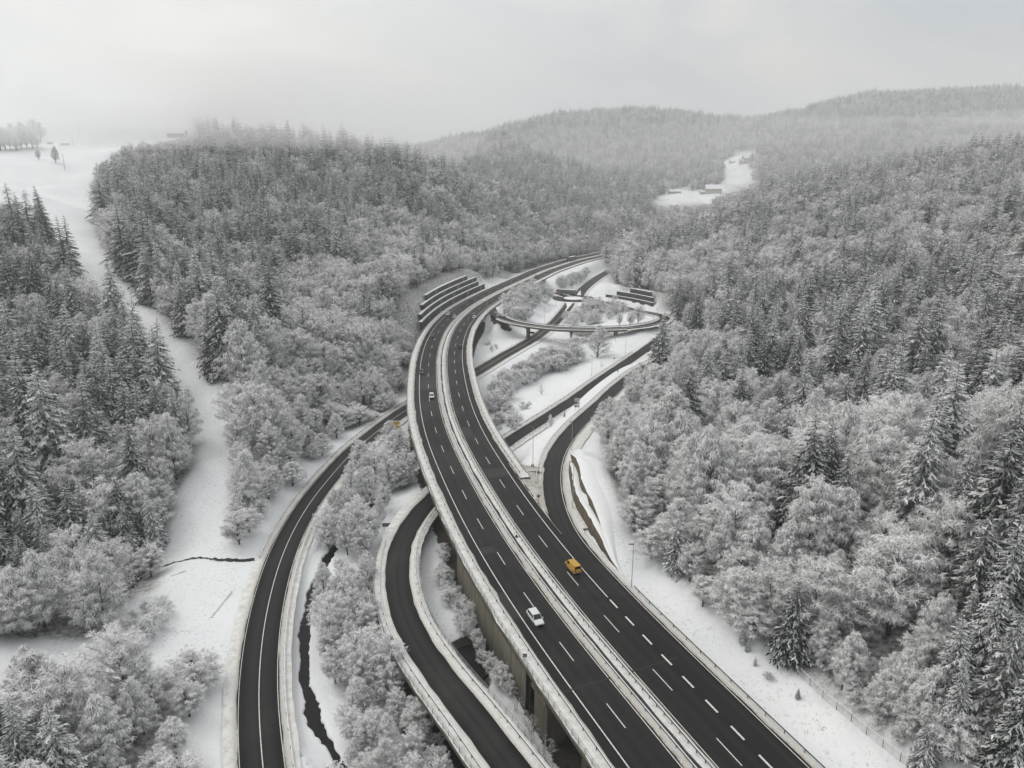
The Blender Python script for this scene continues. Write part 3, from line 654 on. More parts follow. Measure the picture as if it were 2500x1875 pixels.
# slip road: a bridge near the camera, on the ground beyond the motorway
sr = tag(empty('slip_road', SR[0]), kind='structure'); SRL = SR - SR[0]
ribbon('asphalt', SRL, -2.75, 2.75, 0.0, M['asphalt'], sr)
kb = np.argmin(np.abs(SR[:60, 1] - 160)); sb = slice(0, kb); sg_ = slice(kb - 1, None)
loft('deck', SRL, [(-2.7, -0.02), (-2.8, 0.15), (-5.3, 0.16), (-5.35, 0.1), (-5.35, -0.6), (-3.2, -0.95), (-2.2, -1.7), (2.2, -1.7), (3.2, -0.95), (5.15, -0.6), (5.15, 0.1), (5.1, 0.16), (2.8, 0.15), (2.7, -0.02)], M['concrete'], sr, sl=sb)
snowband('snow_bank', SRL, -5.3, -2.65, 0.18, sr, [0, 0, 0, 0.05, 0.05, 0.2, 0.6], sl=sb, h=0.2)
snowband('snow_bank', SRL, 2.65, 5.1, 0.18, sr, [0.85, 0.3, 0.1, 0.05, 0, 0, 0], sl=sb, h=0.2)
snowband('snow_verge', SRL, -5.6, -2.65, 0.02, sr, [0, 0, 0, 0, 0.1, 0.3, 0.7], sl=sg_)
snowband('snow_verge', SRL, 2.65, 5.2, 0.02, sr, [0.85, 0.3, 0.1, 0.05, 0, 0, 0], sl=sg_)
rail('parapet_railing', SR, -5.05, 0.2, 'steel parapet railing on the outer left edge of the slip road bridge', 'railing', None, sb, post=2.0, h=1.05, style='rail')
rail('guard_rail', SR, -4.0, 0.2, 'snow-capped crash barrier on the left of the slip road bridge', 'guard rail', None, sb)
rail('guard_rail', SR, 4.0, 0.2, 'snow-capped crash barrier on the inner right curve of the slip road bridge', 'guard rail', None, slice(0, kb + 8))
rail('parapet_railing', SR, 4.9, 0.2, 'steel parapet railing on the right edge of the slip road bridge', 'railing', None, slice(0, kb - 3), post=2.0, h=1.05, style='rail')
ka = ids(SR, 222, 345)
rail('guard_rail', SR, -3.9, 0.1, 'straight crash barrier along the slip road beside the open snowy meadow', 'guard rail', None, ka)
rail('guard_rail', SR, 3.7, 0.1, 'short crash barrier on the lower side of the slip road right of the viaduct', 'guard rail', None, ids(SR, 222, 262))
for u, lb in ((30, 'single concrete pier under the slip road bridge nearest the camera'), (62, 'second concrete pier under the slip road bridge'), (92, 'concrete pier under the slip road bridge near its upper bend')):
    pier(SR, u, -0.5, SR[int(u / 3)][2] - 1.6, lb, w_=1.2, t=3.0)

# ramp on the right
rr = tag(empty('entry_ramp', RR[0]), kind='structure'); RRL = RR - RR[0]
kr = np.argmin(np.abs(RR[:, 1] - 150)); 
ribbon('asphalt', RRL, -3.0, 3.0, 0.0, M['asphalt'], rr)
line('edge_line', RRL, 2.35, 0.16, 0.006, rr)
kg = np.argmin(np.abs(RR[:, 1] - 176))
snowband('snow_verge', RRL, -5.1, -2.9, 0.03, rr, [0, 0, 0, 0.05, 0.1, 0.3, 0.8], sl=slice(kg, None), h=0.2)
snowband('snow_verge', RRL, 2.75, 4.2, 0.02, rr, [1, .7, .4, .3, .2, .1, .05], sl=slice(0, kr + 1), h=0.1)
snowband('snow_verge', RRL, 2.75, 6.4, 0.02, rr, [0.9, 0.4, 0.15, 0.1, 0.1, 0.05, 0.05], sl=slice(kr, None), h=0.15)
rail('guard_rail', RR, -4.4, 0.1, 'crash barrier on the inner side of the entry ramp bend', 'guard rail', None, slice(kg, None), post=4.0)
rail('guard_rail', RR, 3.9, 0.05, 'low snow-dusted crash barrier along the right motorway verge', 'guard rail', None, slice(0, np.argmin(np.abs(RR[:, 1] - 128))), post=4.0)
# gore: dirty snow wedge between the motorway and the ramp
g0 = []; 
gy = np.linspace(148, 190, 22)
ML = offset(MW, 10.9, 0.03); RL_ = offset(RR, -2.5, 0.03)
V = []; 
for y in gy:
    a = np.array([np.interp(y, ML[:, 1], ML[:, 0]), y, 0.0]); i = np.argmin(np.abs(RL_[:, 1] - y)); b = RL_[i].copy(); b[1] = y
    if b[0] < a[0] + 0.1: b[0] = a[0] + 0.1
    for k in range(5):
        u = k / 4; q = a * (1 - u) + b * u; q[2] += 0.03 + 0.08 * math.sin(math.pi * u) + rng.normal(0, 0.02); V.append(q)
f = [(i * 5 + j, i * 5 + j + 1, i * 5 + j + 6, i * 5 + j + 5) for i in range(len(gy) - 1) for j in range(4)]
me = mesh_np('gore_snow', V, quads=f); a = me.attributes.new('dirt', 'FLOAT', 'POINT'); a.data.foreach_set('value', np.clip(rng.normal(0.75, 0.2, len(V)), 0, 1).astype(np.float32))
o = obj('gore_snow', me, M['slush'], mw); o.location = -MW[0]

# curved ramp bridge
lp = tag(empty('loop_ramp', LP[0]), kind='structure'); LPL = LP - LP[0]
ribbon('asphalt', LPL, -3.0, 3.0, -0.02, M['asphalt'], lp)
kd0, kd1 = 18, 50
loft('deck', LPL, [(-2.9, -0.04), (-3.0, 0.15), (-4.5, 0.16), (-4.5, -0.6), (-2.6, -0.8), (-1.8, -1.5), (1.8, -1.5), (2.6, -0.8), (4.5, -0.6), (4.5, 0.16), (3.0, 0.15), (2.9, -0.04)], M['concrete'], lp, sl=slice(kd0, kd1))
snowband('snow_bank', LPL, -4.5, -2.9, 0.17, lp, [0, 0, 0, 0, 0.1, 0.2, 0.5], sl=slice(kd0 - 4, kd1), h=0.15)
snowband('snow_bank', LPL, 2.9, 4.5, 0.17, lp, [0.5, 0.2, 0.1, 0, 0, 0, 0], sl=slice(kd0, kd1), h=0.15)
snowband('snow_verge', LPL, -5.2, -2.9, 0.0, lp, [0, 0, 0, 0, 0.1, 0.2, 0.5], sl=slice(kd1 - 1, None))
snowband('snow_verge', LPL, 2.9, 5.2, 0.0, lp, [0.5, 0.2, 0.1, 0, 0, 0, 0], sl=slice(kd1 - 1, None))
rail('guard_rail', LP, -3.7, 0.2, 'crash barrier on the inner side of the curved ramp bridge', 'guard rail', None, slice(kd0 - 4, len(LP) - 8), ymax=480)
rail('guard_rail', LP, 3.7, 0.2, 'crash barrier on the outer camera side of the curved ramp bridge', 'guard rail', None, slice(kd0, kd1 + 24), ymax=480)
for u, lb in ((66, 'tall slim concrete pier under the curved ramp bridge beside the local road'), (92, 'concrete pier under the curved ramp bridge behind frosted bushes'), (116, 'concrete pier at the right end of the curved ramp bridge')):
    pier(LP, u, 0, LP[int(u / 2.5)][2] - 1.4, lb, w_=1.3, t=2.2)

# roundabout with its arms
rb = tag(empty('roundabout', RBC), kind='structure')
def disc(name, r0, r1, z, m, parent, n=64, dome=0.0):
    V = []; f = []
    rs = np.linspace(r0, r1, 5)
    for r in rs:
        for k in range(n):
            t = 2 * math.pi * k / n; V.append((r * math.cos(t), r * math.sin(t), z + dome * (1 - (r / r1) ** 2)))
    for i in range(4):
        for k in range(n): f.append((i * n + k, (i + 1) * n + k, (i + 1) * n + (k + 1) % n, i * n + (k + 1) % n))
    return obj(name, mesh_np(name, V, quads=f), m, parent)
disc('asphalt', 6.5, 15.5, 0.02, M['asphalt'], rb); disc('island', 0.01, 7.5, 0.08, M['white'], rb, dome=0.5)
disc('kerb', 7.3, 7.7, 0.10, M['concrete'], rb)
for P, nm in ((AE, 'east_arm'), (AW, 'underpass_arm')):
    r, PL = side_road(nm, P, 4.0 if nm == 'east_arm' else 3.2, 1.8)
# splitter islands
def isl(pts, h=0.1):
    P3 = [at_z(x, y, -7.9) for x, y in pts]; c = np.mean(P3, 0); n = len(P3)
    v = [p - c for p in P3] + [(p - c) * 0.9 + np.array([0, 0, h]) for p in P3] + [np.array([0, 0, h + .12])]
    f = [(k, (k + 1) % n, n + (k + 1) % n, n + k) for k in range(n)] + [(n + k, n + (k + 1) % n, 2 * n) for k in range(n)]
    o = MB().add(v, f).build('traffic_island', M['white'], None, c); return o
A_ = lambda L: [(1150 + .15823 * x, 590 + .15823 * y) for x, y in L]
for pts, lb in ((A_([(1465, 930), (1580, 932), (1540, 985), (1470, 1060), (1440, 1075), (1480, 1010)]), 'snow-covered triangular traffic island in front of the roundabout'),
            (A_([(1690, 745), (1695, 825), (1635, 825), (1650, 790)]), 'small snowy traffic island behind the end of the lorry trailer'),
            (A_([(1640, 1000), (1640, 970), (1680, 945), (1800, 945), (1850, 960), (1800, 1000)]), 'rounded snowy island right of the roundabout by the bushes'),
            (A_([(1800, 915), (1860, 905), (1950, 910), (1900, 935), (1820, 935)]), 'narrow snowy island on the right arm of the roundabout'),
            (A_([(1130, 790), (1250, 800), (1370, 825), (1310, 845), (1150, 820)]), 'elongated snowy island in front of the lorry cab')):
    tag(isl(pts), lb, 'traffic island')

# ------------------------------------------------------------------ trees
def mk_twig():
    m, t, b = new_mat('rimed_twigs'); o = t.nodes.new('ShaderNodeObjectInfo')
    a = attr(t, 'rime'); n = noise(t, 2.0, 3, 0.6, objco(t))
    rnd = math_(t, 'MULTIPLY', math_(t, 'SUBTRACT', o.outputs['Random'], 0.5), 0.16)
    f = math_(t, 'ADD', a, rnd)
    f = math_(t, 'ADD', f, math_(t, 'MULTIPLY', math_(t, 'SUBTRACT', n, 0.5), 0.25))
    bark = mixc(t, o.outputs['Random'], (0.07, 0.06, 0.05), (0.12, 0.105, 0.095))
    c = mixc(t, f, bark, (0.90, 0.90, 0.905)); t.links.new(c, b.inputs['Base Color'])
    b.inputs['Roughness'].default_value = 0.85; b.inputs['Specular IOR Level'].default_value = 0.15
    return m
def mk_needle():
    m, t, b = new_mat('snowy_needles'); o = t.nodes.new('ShaderNodeObjectInfo')
    a = attr(t, 'rime'); n = noise(t, 2.5, 4, 0.65, objco(t))
    rnd = math_(t, 'MULTIPLY', math_(t, 'SUBTRACT', o.outputs['Random'], 0.5), 0.22)
    f = math_(t, 'ADD', math_(t, 'ADD', a, rnd), math_(t, 'MULTIPLY', math_(t, 'SUBTRACT', n, 0.5), 0.5))
    g = mixc(t, o.outputs['Random'], (0.014, 0.022, 0.017), (0.03, 0.036, 0.026))
    c = mixc(t, f, g, (0.86, 0.87, 0.88)); t.links.new(c, b.inputs['Base Color'])
    b.inputs['Roughness'].default_value = 0.8; b.inputs['Specular IOR Level'].default_value = 0.2
    return m
def mk_bark():
    m, t, b = new_mat('snow_plastered_bark'); n = noise(t, 3.0, 5, 0.7, objco(t))
    g = t.nodes.new('ShaderNodeNewGeometry'); sx = t.nodes.new('ShaderNodeSeparateXYZ'); t.links.new(g.outputs['Normal'], sx.inputs[0])
    f = math_(t, 'ADD', math_(t, 'MULTIPLY', sx.outputs['Z'], 1.2), math_(t, 'MULTIPLY', n, 0.6))
    c = mixc(t, ramp(t, f, 0.35, (0, 0, 0), 0.7, (1, 1, 1)), ramp(t, n, 0.3, (0.04, 0.034, 0.028), 0.7, (0.10, 0.088, 0.075)), (0.78, 0.79, 0.8))
    t.links.new(c, b.inputs['Base Color']); b.inputs['Roughness'].default_value = 0.9; return m
M['twig'] = mk_twig(); M['needle'] = mk_needle(); M['bark'] = mk_bark()

class TM:
    """triangles with a rime value"""
    def __init__(s): s.T = []; s.A = []
    def tri(s, a, b, c, r): s.T.append(np.stack([a, b, c], 1)); s.A.append(np.broadcast_to(r, (len(a),)).astype(np.float32))
    def quad(s, a, b, c, d, r): s.tri(a, b, c, r); s.tri(a, c, d, r)
    def mesh(s, name, m):
        T = np.concatenate(s.T); A = np.concatenate(s.A); n = len(T)
        me = mesh_np(name, T.reshape(-1, 3), tris=np.arange(3 * n).reshape(n, 3))
        if len(me.polygons) == n:
            a = me.attributes.new('rime', 'FLOAT', 'FACE'); a.data.foreach_set('value', A)
        else:
            a = me.attributes.new('rime', 'FLOAT', 'FACE'); a.data.foreach_set('value', np.full(len(me.polygons), 0.6, np.float32))
        me.materials.append(m); return me
def unit(v): return v / (np.linalg.norm(v, axis=-1, keepdims=True) + 1e-9)
def rand_unit(r, n): return unit(r.normal(size=(n, 3)))
def ribbon_tw(tm, r, p0, d, ln, w_, droop, rime, two=True):
    """n thin twigs: start p0, direction d, length, width; the outer half bends by droop"""
    n = len(p0); d = unit(d)
    side = unit(np.cross(d, rand_unit(r, n) * 0.6 + np.array([0, 0, 1.0]))) * (w_ * 0.5)[:, None]
    mid = p0 + d * (ln * 0.5)[:, None]
    d2 = d.copy(); d2[:, 2] -= droop; d2 = unit(d2)
    end = mid + d2 * (ln * 0.55)[:, None]
    if two:
        tm.quad(p0 - side * 0.6, p0 + side * 0.6, mid + side, mid - side, rime)
        tm.tri(mid - side, mid + side, end, rime)
    else:
        tm.tri(p0 - side, p0 + side, end, rime)
    return mid, end, d2
def limb(b, pts, r0, r1, n=4):
    k = len(pts)
    rings = []
    for i, p in enumerate(pts):
        t = (Vector(pts[min(i + 1, k - 1)]) - Vector(pts[max(i - 1, 0)])).normalized(); a = t.orthogonal().normalized(); c = t.cross(a); rr_ = r0 + (r1 - r0) * i / (k - 1)
        rings.append([Vector(p) + a * (rr_ * math.cos(2 * math.pi * j / n)) + c * (rr_ * math.sin(2 * math.pi * j / n)) for j in range(n)])
    b.rings(rings)
def broadleaf(seed, H, Rc, base, nsub, ntw, droop, tw_len, tw_w, fine=True, mean=0.74, flat=1.0, lean=0.0, side_tw=2, stems=1, thick=1.0, cone=0.0):
    """bare tree under rime: trunk with limbs, crown of twigs; returns (trunk mesh, crown mesh)"""
    r = np.random.default_rng(seed); b = MB(); tm = TM()
    zc = base + (H - base) * 0.52; hz = (H - base) * 0.52
    lobes = r.normal(size=(7, 3)); lobes = unit(lobes); lamp = r.uniform(-0.22, 0.28, 7)
    fx = [(r.normal(0, 0.05 * Rc), r.normal(0, 0.05 * Rc)) for _ in range(stems)] if stems > 1 else [(0, 0)]
    for sx_, sy_ in fx:
        pts = []
        for i in range(6):
            u = i / 5; pts.append((sx_ + lean * u * u * H + r.normal(0, 0.12) * u + sx_ * 6 * u * (stems > 1), sy_ + r.normal(0, 0.12) * u + sy_ * 6 * u * (stems > 1), -0.5 + (H * 0.82 + 0.5) * u))
        limb(b, pts, 0.017 * H * thick / math.sqrt(stems), 0.02, 6 if fine else 4)
    dirs = rand_unit(r, nsub * 3); dirs = dirs[dirs[:, 2] > -0.62][:nsub]; k = len(dirs)
    rad = 1.0 + np.clip(dirs @ lobes.T, 0, 1) ** 3 @ lamp
    rho = r.uniform(0.5, 1.0, k) ** 0.45
    shape = np.where(dirs[:, 2] > 0, 1.0, flat)
    tip = np.stack([dirs[:, 0] * Rc * rad * rho + lean * H * 0.6, dirs[:, 1] * Rc * rad * rho, zc + dirs[:, 2] * hz * rad * rho * shape], 1)
    if cone: hf = np.clip((tip[:, 2] - base) / (H - base), 0, 1); tip[:, :2] *= (1 + 0.15 * cone - 0.95 * cone * hf)[:, None]
    hr = np.hypot(tip[:, 0], tip[:, 1])
    zs = np.clip(tip[:, 2] - hr * r.uniform(0.6, 1.15, k), base * 0.6, H * 0.8)
    st = np.stack([tip[:, 0] * 0.04 + lean * zs * 0.7, tip[:, 1] * 0.04, zs], 1)
    ctrl = st * 0.45 + tip * 0.55; ctrl[:, 2] += hr * 0.16 + r.normal(0, 0.2, k)
    for i in range(k):
        u = np.linspace(0, 1, 4)[:, None]; c = (1 - u) ** 2 * st[i] + 2 * u * (1 - u) * ctrl[i] + u * u * tip[i]
        limb(b, c, 0.0052 * H * thick, 0.012, 3)
    # twigs
    n = k * ntw; q = np.repeat(np.arange(k), ntw); u = 1 - 0.72 * r.random(n) ** 1.5; u_ = u[:, None]
    p0 = (1 - u_) ** 2 * st[q] + 2 * u_ * (1 - u_) * ctrl[q] + u_ ** 2 * tip[q]
    tg = unit(2 * (1 - u_) * (ctrl[q] - st[q]) + 2 * u_ * (tip[q] - ctrl[q]))
    d = tg * 0.75 + rand_unit(r, n) * 0.9; d[:, 2] += 0.12 - droop * 0.35
    ln = tw_len * r.uniform(0.55, 1.35, n) * (1.15 - 0.4 * u)
    wd = tw_w * r.uniform(0.6, 1.4, n)
    rime = np.where(r.random(n) < 0.13, r.uniform(0.0, 0.4, n), np.clip(r.normal(mean + 0.17, 0.11, n), 0.05, 1.0))
    mid, end, d2 = ribbon_tw(tm, r, p0, d, ln, wd, droop, rime, two=fine)
    for s_ in range(side_tw):
        v = r.uniform(0.15, 0.95, n)[:, None]; pp = np.where(v < 0.5, p0 + (mid - p0) * v * 2, mid + (end - mid) * (v - 0.5) * 2)
        dd = d2 * 0.6 + rand_unit(r, n) * 0.8; dd[:, 2] -= droop * 0.3
        ribbon_tw(tm, r, pp, dd, ln * r.uniform(0.3, 0.6, n), wd * 0.75, droop, np.clip(rime + r.normal(0, 0.1, n), 0.05, 1), two=False)
    me = b.mesh('trunk'); me.materials.append(M['bark'])
    return me, tm.mesh('crown', M['twig'])
def spruce(seed, H, Rb, tiers, nb, nf=12, load=0.55, base=0.08, droop=0.6, fat=1.0, spine=0.34):
    """snow-laden spruce: trunk, and a crown of drooping boughs each with a snowy spine and finger sprays"""
    r = np.random.default_rng(seed); b = MB(); tm = TM()
    limb(b, [(0, 0, -0.6), (0.02, 0, H * 0.35), (0, 0.02, H * 0.7), (0, 0, H * 0.99)], 0.012 * H, 0.02, 6 if nf > 6 else 4)
    Z = []; A = []; Lr = []
    lop = r.uniform(0, 6.28); lopa = r.uniform(0.0, 0.16)
    for k in range(tiers):
        u = (k + r.uniform(-0.35, 0.35)) / tiers; u = min(max(u, 0), 1); z = H * (base + (0.975 - base) * u)
        rad = Rb * (1 - u) ** 0.74 * (0.84 + 0.26 * r.random()) + 0.16
        if u < 0.12: rad *= 0.75 + 2.1 * u
        m_ = max(4, int(round(nb * (0.4 + 0.6 * (1 - u)))))
        a0 = r.uniform(0, 6.28)
        for j in range(m_):
            th = a0 + 6.283 * j / m_ + r.normal(0, 0.2)
            A.append(th); Z.append(z + r.normal(0, 0.16)); Lr.append(rad * r.uniform(0.62, 1.18) * (1 + lopa * math.cos(th - lop)))
    A = np.array(A); Z = np.array(Z); Lr = np.array(Lr); n = len(A)
    ca, sa = np.cos(A), np.sin(A); o3 = np.stack([ca, sa, 0 * ca], 1); sd3 = np.stack([-sa, ca, 0 * ca], 1); up = np.array([0, 0, 1.0])
    dr = droop * (1 - 0.75 * (Z / H)) * r.uniform(0.7, 1.3, n)
    prof = [(0.0, 0.0), (0.4, -0.10), (0.74, -0.42), (1.0, -0.80)]
    P = np.stack([up * Z[:, None] + o3 * (Lr * a)[:, None] + up * (Lr * dr * c)[:, None] for a, c in prof], 1)
    rime0 = np.clip(r.normal(load, 0.22, n), 0.0, 1)
    wv = [np.clip(Lr * w_ * (0.85 if spine < 0.3 else 1.0) * r.uniform(0.7, 1.25, n), 0.02, 0.34 * fat)[:, None] for w_ in (0.05, 0.10, 0.10, 0.02)]
    for i in range(3):
        rg0 = P[:, i] + up * 0.08; rg1 = P[:, i + 1] + up * 0.08
        rim = np.clip(rime0 + spine + r.normal(0, 0.15, n), 0, 1)
        dn0 = up * wv[i] * 0.9; dn1 = up * wv[i + 1] * 0.9
        tm.quad(rg0, P[:, i] + sd3 * wv[i] - dn0, P[:, i + 1] + sd3 * wv[i + 1] - dn1, rg1, rim)
        tm.quad(P[:, i] - sd3 * wv[i] - dn0, rg0, rg1, P[:, i + 1] - sd3 * wv[i + 1] - dn1, rim)
    for s_ in range(nf):
        v = np.clip((s_ + r.uniform(0, 1, n)) / nf * 0.85 + 0.15, 0, 0.999); i = (v * 3).astype(int); fr = (v * 3 - i)[:, None]
        p = P[np.arange(n), i] * (1 - fr) + P[np.arange(n), i + 1] * fr
        sg = 1.0 if s_ % 2 else -1.0
        d = o3 * r.uniform(0.35, 1.0, n)[:, None] + sd3 * (sg * r.uniform(0.35, 1.0, n))[:, None]; d[:, 2] -= r.uniform(0.15, 0.95, n) * (0.4 + dr)
        ln = np.clip(Lr * (0.42 - 0.2 * v) * r.uniform(0.7, 1.25, n), 0.15, 1.25)
        wd = ln * r.uniform(0.22, 0.40, n) * fat
        snowy = r.random(n) < (0.12 + 0.45 * load)
        ribbon_tw(tm, r, p, d, ln, wd, 0.5, np.where(snowy, np.clip(rime0 + 0.30, 0, 1), np.clip(rime0 - 0.50, 0, 1)), two=nf > 6)
    me = b.mesh('trunk'); me.materials.append(M['bark'])
    return me, tm.mesh('crown', M['needle'])
# near (full) and distant (light) variants; heights are nominal, each tree is scaled
BN = [broadleaf(100 + k, 15, rc, 1.5, 120, 44, dr, 0.95, 0.06, True, mn, fl, 0.0, 3) for k, (rc, dr, mn, fl) in enumerate([(4.2, 0.45, 0.82, 0.9), (4.8, 0.85, 0.88, 1.0), (3.7, 1.3, 0.92, 1.05), (5.2, 0.3, 0.76, 0.8), (3.4, 1.05, 0.90, 1.0), (4.4, 0.6, 0.84, 0.9)])]
BN += [broadleaf(120 + k, 15, rc, 1.2, 120, 44, dr, 0.95, 0.062, True, mn, 1.0, 0.0, 3, cone=cn) for k, (rc, dr, mn, cn) in enumerate([(4.4, 1.2, 0.88, 0.9), (3.8, 1.5, 0.92, 0.75), (5.0, 0.9, 0.84, 0.8)])]
BM = [broadleaf(140 + k, 15, rc, 1.5, 60, 26, dr, 1.4, 0.16, False, mn, fl, 0.0, 2) for k, (rc, dr, mn, fl) in enumerate([(4.4, 0.5, 0.78, 0.9), (5.0, 0.7, 0.84, 1.0), (3.9, 1.0, 0.84, 1.05), (5.2, 0.3, 0.70, 0.85)])]
BM += [broadleaf(150 + k, 15, 4.6, 1.2, 60, 26, 1.0, 1.3, 0.16, False, 0.8, 1.0, 0.0, 2, cone=0.85) for k in range(1)]
BF = [broadleaf(170 + k, 15, rc, 1.2, 40, 16, 0.4, 1.6, 0.36, False, mn, 0.9, 0.0, 1) for k, (rc, mn) in enumerate([(4.8, 0.74), (5.4, 0.80), (4.4, 0.64)])]
SN = [spruce(200 + k, 24, rb, 46, 12, 12, ld, 0.06) for k, (rb, ld) in enumerate([(4.0, 0.40), (4.6, 0.28), (3.6, 0.46), (4.2, 0.56)])]
SM = [spruce(230 + k, 24, rb, 32, 10, 6, ld, 0.08, fat=1.25, spine=0.2) for k, (rb, ld) in enumerate([(3.9, 0.28), (4.5, 0.18), (3.5, 0.36)])]
SF = [spruce(250 + k, 24, rb, 20, 8, 4, ld, 0.08, fat=1.6, spine=0.15) for k, (rb, ld) in enumerate([(4.1, 0.16), (4.6, 0.26)])]
HN = [broadleaf(300 + k, 5, rc, 0.2, 44, 30, dr, 0.8, 0.06, True, mn, 0.9, 0.0, 3, stems=4) for k, (rc, dr, mn) in enumerate([(2.4, 0.5, 0.84), (2.9, 0.9, 0.88), (2.0, 0.3, 0.78)])]
GB = [broadleaf(330 + k, 4, 1.6, 0.2, 16, 7, 0.2, 0.8, 0.03, True, 0.5, 0.9, 0.0, 1, stems=5) for k in range(2)]

# ------------------------------------------------------------------ woodland
TERR = [  # ground taken by the retaining walls: keep trees off (world ellipses x, y, r)
]
ROADS = [(MW, 17.5), (LR, 8.5), (SR, 8.0), (RR, 9.5), (LP, 8.5), (AE, 7), (AW, 6)]
def road_clear(x, y, extra=0.0):
    ok = np.ones(x.shape, bool); dmin = np.full(x.shape, 1e9)
    for P, mgn in ROADS:
        m = (x > P[:, 0].min() - 40) & (x < P[:, 0].max() + 40) & (y > P[:, 1].min() - 40) & (y < P[:, 1].max() + 40)
        if not m.any(): continue
        d = np.abs(dist_path(x[m], y[m], P[::2] if len(P) > 60 else P)[0]); dmin[m] = np.minimum(dmin[m], d - mgn)
    return dmin
# which ground is hidden behind ridges
AZ = np.linspace(-0.75, 0.75, 400); RD = np.geomspace(40, 3900, 700)
aa, rr2 = np.meshgrid(AZ, RD, indexing='ij')
zang = (gz(rr2 * np.sin(aa), rr2 * np.cos(aa)) + 5 - CAMZ) / rr2
cmx = np.maximum.accumulate(zang, axis=1)
def visible(x, y, ztop):
    r = np.hypot(x, y); a = np.arctan2(x, y)
    i = np.clip(((a + 0.75) / 1.5 * 399).round().astype(int), 0, 399); j = np.clip(np.searchsorted(RD, r - 15) - 1, 0, 699)
    return (ztop - CAMZ) / r > cmx[i, j] - 0.004
def scatter(y0, y1, sp, seed):
    r = np.random.default_rng(seed); W_ = y1 * 0.80 + 60
    gx = np.arange(-W_, W_, sp); gy = np.arange(y0, y1, sp); X, Y = np.meshgrid(gx, gy)
    X = X + r.uniform(-0.46, 0.46, X.shape) * sp; Y = Y + r.uniform(-0.46, 0.46, X.shape) * sp
    X = X.ravel(); Y = Y.ravel(); m = np.abs(X) < Y * 0.77 + 45; return X[m], Y[m]
pts = [scatter(28, 330, 6.4, 1), scatter(330, 700, 7.2, 2), scatter(700, 1150, 8.0, 3), scatter(1150, 2850, 11.0, 4)]
X = np.concatenate([p[0] for p in pts]); Y = np.concatenate([p[1] for p in pts])
Z = gz(X, Y); px, py = to_px(X, Y, Z)
keep = np.ones(len(X), bool)
edge = np.zeros(len(X))
jx = rng.normal(0, 1, len(X)) * np.where(Y > 1100, 5.0, 2.0); jy = rng.normal(0, 1, len(X)) * np.where(Y > 1100, 2.0, 2.0)
for p in OPEN: keep &= ~in_poly(px + jx, py + jy, p)
keep &= ~in_poly(px, py, INTER)
X, Y, Z, px, py = [a[keep] for a in (X, Y, Z, px, py)]
dm = road_clear(X, Y); keep = dm > 0
keep &= visible(X, Y, Z + 20) & (py < 2450) & ~((px < 1130) & (Y > 860) & (Y < 1350))
# the two terraced walls
TW0 = offset(MW, -17.5)
dw, zw, sw_ = dist_path(X, Y, MW); keep &= ~((dw < 0) & (dw > -31) & (Y > 372) & (Y < 535))
dr_, zr_, sr_ = dist_path(X, Y, RR); dw1 = dist_path(X, Y, W1)[0]; keep &= ~(np.abs(dw1) < 8.0)
dtr = dist_path(X, Y, TR)[0]; keep &= ~((np.abs(dtr) < 14))
X, Y, Z, px, py, dm = [a[keep] for a in (X, Y, Z, px, py, dm)]
n = len(X); r = np.random.default_rng(77)
# share of spruce, by where the stand is
SP = [([(-300, 480), (140, 600), (330, 850), (480, 1080), (470, 1160), (430, 1300), (330, 1500), (-300, 1420)], 0.52),
      ([(250, 250), (620, 250), (900, 300), (900, 560), (700, 760), (640, 960), (480, 960), (260, 700)], 0.50),
      ([(620, 270), (1250, 380), (1300, 520), (1100, 600), (900, 560)], 0.46),
      ([(1200, 400), (1620, 440), (1620, 545), (1300, 560)], 0.62),
      ([(1600, 480), (1900, 430), (2150, 420), (2150, 640), (1600, 640)], 0.34), ([(2150, 340), (2650, 330), (2650, 700), (2150, 700)], 0.26),
      ([(1600, 780), (1750, 740), (2500, 690), (2600, 1050), (2200, 1150), (1720, 1060)], 0.46),
      ([(2330, 1250), (2900, 1150), (2900, 2400), (2250, 2400), (2230, 1800)], 0.5),
      ([(-600, 1640), (150, 1640), (240, 1900), (100, 2300), (-600, 2300)], 0.6)]
wgt = np.full(n, 0.08); wgt[Y > 1150] = 0.34
for poly, v in SP: wgt[in_poly(px, py, poly)] = v
fld = fbm(X, Y, 95, 21, 3) * 0.9 + fbm(X, Y, 34, 22, 2) * 0.7
prob = 1 / (1 + np.exp(-(np.log(wgt / (1 - wgt)) + fld * 2.6))); prob = np.clip(prob, 0.0, 0.93)
isp = r.random(n) < prob
hgt = np.where(isp, np.clip(r.normal(27.5, 6.0, n), 12, 38), np.clip(r.normal(15.5, 4.0, n), 6, 25))
young = smooth(1 - dm / 22.0); hgt *= np.where(Y < 420, 1 - 0.42 * young, 1.0)
right_low = in_poly(px, py, [(1480, 900), (2500, 1050), (2700, 2400), (1600, 2000), (1480, 1300)])
hgt[right_low & isp] *= 0.80
isl_low = in_poly(px, py, [(-400, 1340), (460, 1340), (330, 1580), (-400, 1580)]); hgt[isl_low] *= np.where(isp[isl_low], 0.6, 0.78)
bot_l = in_poly(px, py, [(-500, 1600), (640, 1600), (640, 2500), (-500, 2500)]); isp[bot_l & (px > 190)] = False; hgt[bot_l] = np.where(isp[bot_l], np.minimum(hgt[bot_l], 19), np.clip(hgt[bot_l] * 0.82, 7, 16))
slopeL = in_poly(px, py, [(560, 950), (1000, 860), (1000, 1000), (640, 1400), (540, 1300)]); hgt[slopeL] *= 0.72; isp[slopeL & (r.random(n) < 0.9)] = False
depth = Y * cP - (Z - CAMZ) * sP
wid = np.where(isp, hgt / 24 * r.uniform(1.1, 1.5, n), np.maximum(hgt / 15, 0.75) * r.uniform(0.95, 1.5, n))
rot = r.uniform(0, 6.283, n); tilt = r.normal(0, 0.035, (n, 2))
